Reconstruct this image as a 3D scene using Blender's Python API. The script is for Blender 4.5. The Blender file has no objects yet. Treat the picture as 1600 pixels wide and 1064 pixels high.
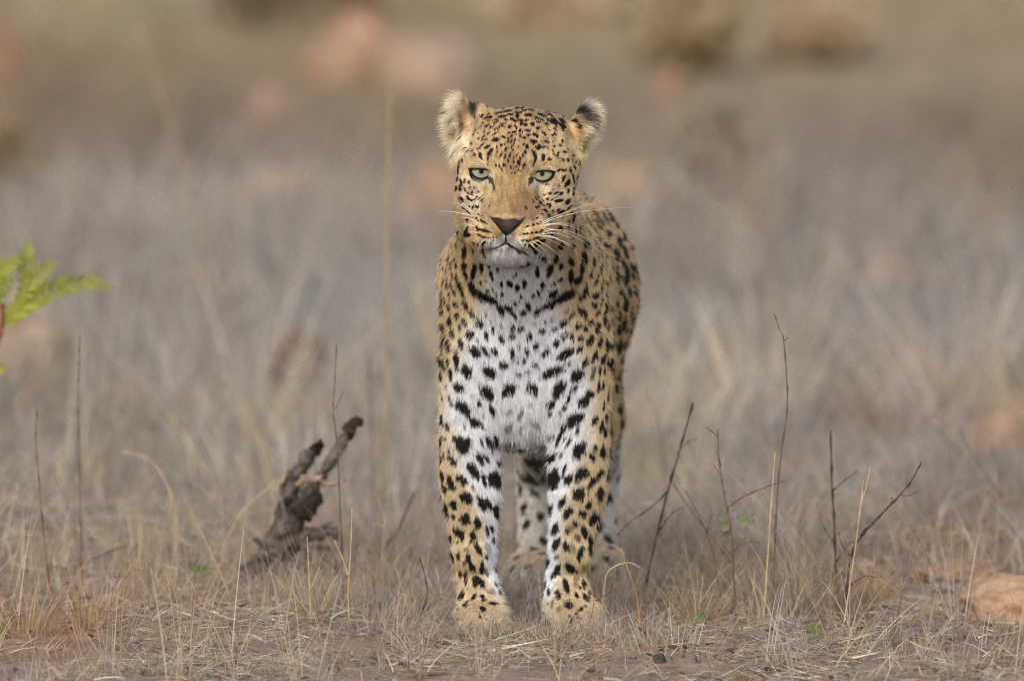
import bpy, math, random
import numpy as np
from mathutils import Vector, Matrix, noise as mnoise
from mathutils.bvhtree import BVHTree

random.seed(7)
rng = np.random.default_rng(11)
S = bpy.context.scene
COL = S.collection
PI = math.pi

# ------------------------------------------------------------------ camera
FPX = 400.0 / 36.0 * 1600.0            # focal length in pixels of a 1600 wide frame
CAM = np.array([0.0, -16.7, 1.7])
TH = math.atan(1352.0 / FPX)
RIGHT = np.array([1.0, 0, 0])
FWD = np.array([0.0, math.cos(TH), -math.sin(TH)])
UP = np.array([0.0, math.sin(TH), math.cos(TH)])
cd = bpy.data.cameras.new('camera'); cam = bpy.data.objects.new('camera', cd); COL.objects.link(cam)
cd.lens = 400; cd.sensor_width = 36; cd.clip_start = 0.5; cd.clip_end = 3000
cam.location = CAM
cam.rotation_euler = (PI/2 - TH, 0, 0)
cd.dof.use_dof = True
cd.dof.focus_distance = 16.46
cd.dof.aperture_fstop = 3.9
S.camera = cam

# ------------------------------------------------------------------ sky, sun, exposure (overcast day)
SUN_EL, SUN_AZ = math.radians(37), math.radians(196)     # azimuth clockwise from +Y
w = bpy.data.worlds.new('World'); S.world = w; w.use_nodes = True
nt = w.node_tree; bg = nt.nodes['Background']
sky = nt.nodes.new('ShaderNodeTexSky'); sky.sky_type = 'NISHITA'; sky.sun_disc = False
sky.sun_elevation = SUN_EL; sky.sun_rotation = SUN_AZ
sky.air_density = 1.0; sky.dust_density = 4.0; sky.ozone_density = 0.6
nt.links.new(sky.outputs[0], bg.inputs[0]); bg.inputs[1].default_value = 0.15
sl = bpy.data.lights.new('sun', 'SUN'); sun = bpy.data.objects.new('sun', sl); COL.objects.link(sun)
sl.energy = 1.0; sl.angle = math.radians(95); sl.color = (1.0, 0.97, 0.93)
sd = Vector((math.sin(SUN_AZ)*math.cos(SUN_EL), math.cos(SUN_AZ)*math.cos(SUN_EL), math.sin(SUN_EL)))
sun.rotation_euler = (-sd).to_track_quat('-Z', 'Y').to_euler()
sun.location = (0, 0, 30)
S.view_settings.view_transform = 'Standard'; S.view_settings.look = 'None'
S.view_settings.exposure = 0.26; S.view_settings.gamma = 1.0
S.view_settings.use_curve_mapping = False
S.render.engine = 'CYCLES'
S.cycles.use_denoising = True; S.cycles.denoising_prefilter = 'NONE'; S.cycles.filter_width = 1.15; S.cycles.use_adaptive_sampling = False
S.cycles.max_bounces = 5; S.cycles.diffuse_bounces = 3; S.cycles.transparent_max_bounces = 4
S.cycles_curves.shape = 'RIBBONS'

# ------------------------------------------------------------------ projection helpers
def ray(px, py):
    return FWD + (px-800.0)/FPX*RIGHT + (532.0-py)/FPX*UP
def P(px, py, Y):
    d = ray(px, py); return CAM + d*((Y-CAM[1])/d[1])
def G(px, py, z=0.0):
    d = ray(px, py); return CAM + d*((z-CAM[2])/d[2])
def proj(p):
    q = p - CAM; dep = q @ FWD
    return 800 + FPX*(q @ RIGHT)/dep, 532 - FPX*(q @ UP)/dep
def lin(*c):
    c = np.array(c, float)/255.0
    return np.where(c <= 0.04045, c/12.92, ((c+0.055)/1.055)**2.4)
def smooth(a, b, x):
    t = np.clip((x-a)/(b-a), 0, 1); return t*t*(3-2*t)
_lat = rng.random((32, 32, 32)).astype(np.float32)
def vnoise(p, scale):
    q = p/scale; i = np.floor(q).astype(int); f = q-i; f = f*f*(3-2*f)
    r = 0
    for dx in (0, 1):
        for dy in (0, 1):
            for dz in (0, 1):
                wgt = (f[:, 0] if dx else 1-f[:, 0])*(f[:, 1] if dy else 1-f[:, 1])*(f[:, 2] if dz else 1-f[:, 2])
                r = r + wgt*_lat[(i[:, 0]+dx) & 31, (i[:, 1]+dy) & 31, (i[:, 2]+dz) & 31]
    return r*2-1
def norm(v):
    return v/np.maximum(np.linalg.norm(v, axis=-1, keepdims=True), 1e-9)

# ------------------------------------------------------------------ object helpers
def tag(o, label=None, cat=None, group=None, kind=None):
    if label: o['label'] = label
    if cat: o['category'] = cat
    if group: o['group'] = group
    if kind: o['kind'] = kind
    return o
def empty(name, loc=(0, 0, 0)):
    o = bpy.data.objects.new(name, None); COL.objects.link(o); o.location = loc; o.empty_display_size = 0.05
    return o
def link(name, me, mat=None, parent=None):
    o = bpy.data.objects.new(name, me); COL.objects.link(o)
    if mat: me.materials.append(mat)
    if parent is not None:
        o.parent = parent
        if parent.parent is None:          # parts carry world coordinates
            o.matrix_parent_inverse = Matrix.Translation(-Vector(parent.location))
    return o
def mesh(name, V, Fc, smooth_shade=True):
    me = bpy.data.meshes.new(name)
    me.from_pydata([tuple(v) for v in V], [], [tuple(int(i) for i in f) for f in Fc])
    if smooth_shade: me.shade_smooth()
    return me
def mesh_np(name, V, loops, starts, totals, smooth_shade=True):
    me = bpy.data.meshes.new(name)
    me.vertices.add(len(V)); me.vertices.foreach_set('co', np.ascontiguousarray(V, np.float32).ravel())
    me.loops.add(len(loops)); me.loops.foreach_set('vertex_index', np.ascontiguousarray(loops, np.int32).ravel())
    me.polygons.add(len(starts)); me.polygons.foreach_set('loop_start', np.ascontiguousarray(starts, np.int32))
    me.polygons.foreach_set('loop_total', np.ascontiguousarray(totals, np.int32))
    me.update(calc_edges=True); me.validate()
    if smooth_shade: me.shade_smooth()
    return me
def tint_attr(me, colours, dom='POINT', name='tint'):
    a = me.attributes.new(name, 'FLOAT_COLOR', dom)
    c = np.ones((len(colours), 4), np.float32); c[:, :3] = colours
    a.data.foreach_set('color', c.ravel())

# ------------------------------------------------------------------ materials
def mat(name, col=None, rough=0.7, attr=None, spec=0.3, noise_scale=None, noise_amt=0.25, col2=None, bump=0.0, bump_scale=60, transl=0.0, coat=0.0):
    m = bpy.data.materials.new(name); m.use_nodes = True
    n = m.node_tree; b = n.nodes['Principled BSDF']; L = n.links
    b.inputs['Roughness'].default_value = rough; b.inputs['Specular IOR Level'].default_value = spec
    if coat: b.inputs['Coat Weight'].default_value = coat; b.inputs['Coat Roughness'].default_value = 0.03
    src = None
    if attr:
        a = n.nodes.new('ShaderNodeAttribute'); a.attribute_name = attr; src = a.outputs['Color']
    if noise_scale:
        tc = n.nodes.new('ShaderNodeTexCoord')
        nz = n.nodes.new('ShaderNodeTexNoise'); nz.inputs['Scale'].default_value = noise_scale; nz.inputs['Detail'].default_value = 6
        L.new(tc.outputs['Object'], nz.inputs['Vector'])
        if col2 is not None:
            mx = n.nodes.new('ShaderNodeMix'); mx.data_type = 'RGBA'
            rp = n.nodes.new('ShaderNodeMapRange'); rp.inputs[1].default_value = 0.35; rp.inputs[2].default_value = 0.65
            L.new(nz.outputs[0], rp.inputs[0]); L.new(rp.outputs[0], mx.inputs[0])
            mx.inputs[6].default_value = (*col, 1); mx.inputs[7].default_value = (*col2, 1); src = mx.outputs[2]
        elif src is not None:
            mx = n.nodes.new('ShaderNodeMix'); mx.data_type = 'RGBA'; mx.blend_type = 'MULTIPLY'; mx.inputs[0].default_value = 1
            rp = n.nodes.new('ShaderNodeMapRange'); rp.inputs[1].default_value = 0.3; rp.inputs[2].default_value = 0.7
            rp.inputs[3].default_value = 1-noise_amt; rp.inputs[4].default_value = 1+noise_amt
            L.new(nz.outputs[0], rp.inputs[0]); L.new(src, mx.inputs[6]); L.new(rp.outputs[0], mx.inputs[7]); src = mx.outputs[2]
    if src is not None: L.new(src, b.inputs['Base Color'])
    elif col is not None: b.inputs['Base Color'].default_value = (*col, 1)
    if bump:
        tc = n.nodes.new('ShaderNodeTexCoord')
        nb = n.nodes.new('ShaderNodeTexNoise'); nb.inputs['Scale'].default_value = bump_scale; nb.inputs['Detail'].default_value = 8
        L.new(tc.outputs['Object'], nb.inputs['Vector'])
        bp = n.nodes.new('ShaderNodeBump'); bp.inputs['Strength'].default_value = bump; bp.inputs['Distance'].default_value = 0.01
        L.new(nb.outputs[0], bp.inputs['Height']); L.new(bp.outputs[0], b.inputs['Normal'])
    if transl:
        t = n.nodes.new('ShaderNodeBsdfTranslucent'); ms = n.nodes.new('ShaderNodeMixShader'); ms.inputs[0].default_value = transl
        if src is not None: L.new(src, t.inputs[0])
        else: t.inputs[0].default_value = (*col, 1)
        o = n.nodes['Material Output']; L.new(b.outputs[0], ms.inputs[1]); L.new(t.outputs[0], ms.inputs[2]); L.new(ms.outputs[0], o.inputs[0])
    return m
# ================================================================== LEOPARD: shape
U = 0.00093                                  # one photo pixel at the head, in metres
HC = P(810, 265, -0.17)
_y, _r = math.radians(-7), math.radians(2)
RZ = np.array([[math.cos(_y), -math.sin(_y), 0], [math.sin(_y), math.cos(_y), 0], [0, 0, 1]])
RY = np.array([[math.cos(_r), 0, math.sin(_r)], [0, 1, 0], [-math.sin(_r), 0, math.cos(_r)]])
HM = RY @ RZ
def H(x, y, z): return HC + HM @ (np.array([x, y, z])*U)

prims = []
def ell(c, r, k=0.02, R=None, op='u'): prims.append(('e', np.array(c), np.array(r, float), k, R, op))
def cap(a, b, ra, rb, k=0.02, op='u'): prims.append(('c', np.array(a), np.array(b), ra, rb, k, op))
def hell(c, r, k=0.012, op='u'): ell(H(*c), np.array(r)*U, k, HM, op)
def hcap(a, b, ra, rb, k=0.012, op='u'): cap(H(*a), H(*b), ra*U, rb*U, k, op)

# trunk
ell(P(818, 520, .09), (.100, .125, .165), .03)
ell(P(816, 632, .07), (.050, .095, .064), .03)
ell(P(774, 590, .015), (.044, .05, .070), .03)
ell(P(862, 592, .015), (.044, .05, .070), .03)
ell(P(744, 505, .07), (.048, .09, .140), .035)
ell(P(904, 512, .07), (.046, .09, .130), .03)
cap(P(812, 330, -.08), P(818, 440, .06), .082, .106, .03)
cap(P(750, 430, .12), P(885, 425, .13), .055, .055, .04)
ell(P(848, 455, .32), (.112, .26, .150), .04)
ell(P(888, 452, .56), (.104, .26, .145), .04)
ell(P(897, 455, .74), (.098, .15, .135), .04)
# front legs
for cx, ex in ((0, ((740, 570), (732, 690), (738, 770), (739, 850), (743, 900), (750, 938), 755)),
               (1, ((906, 560), (904, 690), (902, 770), (893, 850), (886, 900), (888, 938), 898))):
    (a, b, c, d, e, f, px) = ex
    bw = 1.0 if cx == 0 else 1.10
    cap(P(*a, .012), P(*b, .008), .047, .0435, .03)
    cap(P(*b, .008), P(*c, .008), .0435, .0405, .003)
    cap(P(*c, .008), P(*d, .010), .0405, .032, .003)
    cap(P(*d, .010), P(*e, .012), .032, .029, .003)
    ell(P(d[0], 866, -.012), (.024, .016, .022), .014); ell(P(d[0]+(-22 if cx == 0 else 22), 745, .01), (.022, .03, .05), .02); ell(P(d[0], 880, .045), (.016, .018, .022), .012)
    cap(P(*e, .012), P(*f, -.002), .0285, .032*bw, .006)
    ell(P(px, 962, -.03), (.040*bw, .052, .027), .014)
    for dx, yy in ((-31, -.066), (-11, -.078), (11, -.078), (31, -.066)):
        ell(P(px+dx*bw*1.05, 980, yy+.0), (.0125*bw, .024, .0155), .006)
# hind legs
for hx, oy in ((.036, 0.0), (.138, 0.10)):
    ell((hx*.62+.022, .66+oy*.5, .37), (.050, .12, .135), .035)
    cap((hx*.72+.016, .60+oy*.6, .33), (hx*.82+.012, .58+oy, .26), .050, .044, .025)
    cap((hx*.82+.012, .58+oy, .26), (hx, .765+oy, .165), .042, .026, .02)
    cap((hx, .765+oy, .165), (hx-.002, .735+oy, .045), .026, .0245, .015)
    ell((hx-.002, .70+oy, .026), (.042, .062, .027), .014)
    for dx, yy in ((-.029, .012), (-.010, 0), (.010, 0), (.029, .012)):
        ell((hx-.002+dx, .652+yy+oy, .016), (.012, .022, .0145), .006)
# tail, hanging behind the far hind leg
tl = [(.10, .86, .50), (.118, .97, .42), (.132, 1.02, .30), (.138, 1.03, .20), (.14, 1.06, .12), (.14, 1.13, .085)]
for i in range(5): cap(tl[i], tl[i+1], .026-.002*i, .024-.002*i, .012)
# head
hell((0, 20, 14), (82, 98, 82))
hell((-44, 22, 46), (42, 66, 42)); hell((44, 22, 46), (42, 66, 42))
for s in (-1, 1):
    hell((s*57, 2, -34), (30, 70, 58), .02)
    hell((s*50, -44, -40), (38, 24, 40), .03)
    hell((s*34, -88, -66), (26, 26, 24), .022)
    hell((s*70, -8, 18), (24, 50, 40), .02)
    hcap((s*20, -66, 18), (s*56, -50, 27), 19, 17, .02)
    hell((s*33, -106, -95), (36, 44, 27), .016)
    hell((s*70, 0, -80), (26, 50, 40), .02)
hell((0, -72, 10), (34, 22, 44), .018)
hcap((0, -60, -2), (0, -124, -68), 28, 25, .022)
hcap((-13, -64, -8), (-15, -124, -74), 20, 19, .014); hcap((13, -64, -8), (15, -124, -74), 20, 19, .014)
hell((0, -138, -80), (25, 18, 17), .010)
hell((0, -86, -123), (46, 44, 20), .014)
hell((0, -35, -96), (66, 80, 44), .018)
hcap((0, -150, -92), (0, -152, -112), 2.5, 2.5, .006, 's')
for s in (-1, 1):
    hcap((0, -146, -112), (s*36, -138, -119), 2.5, 2.5, .006, 's')
    hell((s*47.5, -88, -5), (17.5, 18, 10.5), .005, 's')
# ears: bowls with a hollow front
def axes(n, h):
    n = np.array(n, float); n /= np.linalg.norm(n); h = np.array(h, float); h -= n*(h@n); h /= np.linalg.norm(h)
    wv = np.cross(h, n); return HM @ np.stack([n, wv, h], 1)
EA = axes((-.80, -.58, -.10), (-.16, .0, 1)); EB = axes((.88, -.22, -.36), (.58, .1, .85))
hell((-70, 24, 72), (24, 15, 24), .012)
ell(H(-89, 16, 66), np.array((15, 22, 41))*U, .008, EA); ell(H(-89, 16, 66)+EA[:, 0]*18*U, np.array((15, 15, 33))*U, .004, EA, 's')
ell(H(89, 14, 63), np.array((16, 22, 42))*U, .010, EB); ell(H(89, 14, 63)+EB[:, 0]*17*U, np.array((15, 15, 34))*U, .004, EB, 's')

def pbox(p):
    if p[0] == 'e':
        r = p[2].max() if p[4] is not None else p[2]; lo, hi, k = p[1]-r, p[1]+r, p[3]
    else:
        r = max(p[3], p[4]); lo, hi, k = np.minimum(p[1], p[2])-r, np.maximum(p[1], p[2])+r, p[5]
    return lo-k-.02, hi+k+.02, k
def pdist(p, X, Y, Z):
    if p[0] == 'e':
        x, y, z = X-p[1][0], Y-p[1][1], Z-p[1][2]
        if p[4] is not None:
            R = p[4]; x, y, z = (x*R[0, 0]+y*R[1, 0]+z*R[2, 0], x*R[0, 1]+y*R[1, 1]+z*R[2, 1], x*R[0, 2]+y*R[1, 2]+z*R[2, 2])
        r = p[2]; a = (x/r[0])**2+(y/r[1])**2+(z/r[2])**2; b = (x/r[0]**2)**2+(y/r[1]**2)**2+(z/r[2]**2)**2
        k0 = np.sqrt(a); return k0*(k0-1)/np.sqrt(np.maximum(b, 1e-12))
    a, b = p[1], p[2]; ab = b-a
    t = np.clip(((X-a[0])*ab[0]+(Y-a[1])*ab[1]+(Z-a[2])*ab[2])/(ab@ab), 0, 1)
    return np.sqrt((X-a[0]-t*ab[0])**2+(Y-a[1]-t*ab[1])**2+(Z-a[2]-t*ab[2])**2)-(p[3]+(p[4]-p[3])*t)
def comb(d, e, k, op):
    if op == 's': e = -e; h = np.maximum(k-np.abs(d-e), 0)/k; return np.maximum(d, e)+h*h*k*.25
    h = np.maximum(k-np.abs(d-e), 0)/k; return np.minimum(d, e)-h*h*k*.25
def sdf(Q):
    d = np.full(len(Q), .3)
    for p in prims:
        lo, hi, k = pbox(p); m = np.where(((Q > lo) & (Q < hi)).all(1))[0]
        if len(m): d[m] = comb(d[m], pdist(p, Q[m, 0], Q[m, 1], Q[m, 2]), k, p[-1])
    return d
def sgrad(Q, e=.0012):
    g = np.empty_like(Q)
    for a in range(3):
        o = np.zeros(3); o[a] = e; g[:, a] = (sdf(Q+o)-sdf(Q-o))/(2*e)
    return g
hg = 0.0026
lo = np.array([-.175, -.40, -.012]); hi = np.array([.30, 1.22, .83])
dims = np.ceil((hi-lo)/hg).astype(int)+1
ax = [(lo[a]+hg*np.arange(dims[a])).astype(np.float32) for a in range(3)]
Fd = np.full(dims, .3, np.float32)
for p in prims:
    l, h_, k = pbox(p)
    i0 = np.clip(np.floor((l-lo)/hg).astype(int), 0, dims); i1 = np.clip(np.ceil((h_-lo)/hg).astype(int), 0, dims)
    if (i1 <= i0).any(): continue
    sl3 = tuple(slice(i0[a], i1[a]) for a in range(3))
    X = ax[0][sl3[0]][:, None, None]; Y = ax[1][sl3[1]][None, :, None]; Z = ax[2][sl3[2]][None, None, :]
    Fd[sl3] = comb(Fd[sl3], pdist(p, X, Y, Z), k, p[-1])
def surface_nets(Fd):
    ins = Fd < 0
    cnt = np.zeros(tuple(np.array(Fd.shape)-1), np.int8)
    n = np.array(Fd.shape)-1
    for dx in (0, 1):
        for dy in (0, 1):
            for dz in (0, 1): cnt += ins[dx:dx+n[0], dy:dy+n[1], dz:dz+n[2]]
    act = np.argwhere((cnt > 0) & (cnt < 8)); del cnt
    idx = np.full(tuple(n), -1, np.int32); idx[tuple(act.T)] = np.arange(len(act))
    cor = np.array([[x, y, z] for x in (0, 1) for y in (0, 1) for z in (0, 1)])
    val = np.stack([Fd[tuple((act+c).T)] for c in cor], 1)
    acc = np.zeros((len(act), 3)); num = np.zeros(len(act))
    for i in range(8):
        for j in range(i+1, 8):
            if np.abs(cor[i]-cor[j]).sum() != 1: continue
            a, b = val[:, i], val[:, j]; m = (a < 0) != (b < 0)
            t = np.where(m, a/np.where(m, a-b, 1), 0)
            acc += m[:, None]*(cor[i]+t[:, None]*(cor[j]-cor[i])); num += m
    V = lo + hg*(act + acc/num[:, None])
    quads = []
    for a in range(3):
        b, c = (a+1) % 3, (a+2) % 3
        s0 = [slice(1, n[q]) for q in range(3)]; s0[a] = slice(0, n[a]); s1 = list(s0); s1[a] = slice(1, n[a]+1)
        A, B = ins[tuple(s0)], ins[tuple(s1)]
        e = np.argwhere(A != B); off = np.array([1, 1, 1]); off[a] = 0
        g = e+off; up = A[tuple(e.T)]
        ob = np.zeros(3, int); ob[b] = 1; oc = np.zeros(3, int); oc[c] = 1
        q = np.stack([idx[tuple((g-ob-oc).T)], idx[tuple((g-oc).T)], idx[tuple(g.T)], idx[tuple((g-ob).T)]], 1)
        q[~up] = q[~up][:, ::-1]; quads.append(q)
    return V, np.concatenate(quads)
BV, BQ = surface_nets(Fd); del Fd
BQ = BQ[(BQ >= 0).all(1)]
for _ in range(2):
    g = sgrad(BV); d = sdf(BV); gl = (g*g).sum(1)
    st = g*(d/np.maximum(gl, .25))[:, None]; ln = np.linalg.norm(st, axis=1, keepdims=True)
    BV = BV - st*np.minimum(1, .002/np.maximum(ln, 1e-9))
BV[:, 2] = np.maximum(BV[:, 2], .001)
bme = mesh_np('leopard_body', BV, BQ.ravel(), np.arange(len(BQ))*4, np.full(len(BQ), 4))
NV = len(bme.vertices)
BN = np.empty(NV*3, np.float32); bme.vertices.foreach_get('normal', BN); BN = BN.reshape(-1, 3).astype(float)
bvh = BVHTree.FromPolygons([tuple(v) for v in BV], [tuple(q) for q in BQ.tolist()])
def cast(px, py):
    d = ray(px, py); hit = bvh.ray_cast(Vector(CAM), Vector(d).normalized())
    return (np.array(hit[0]), np.array(hit[1])) if hit[0] is not None else (None, None)
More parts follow.
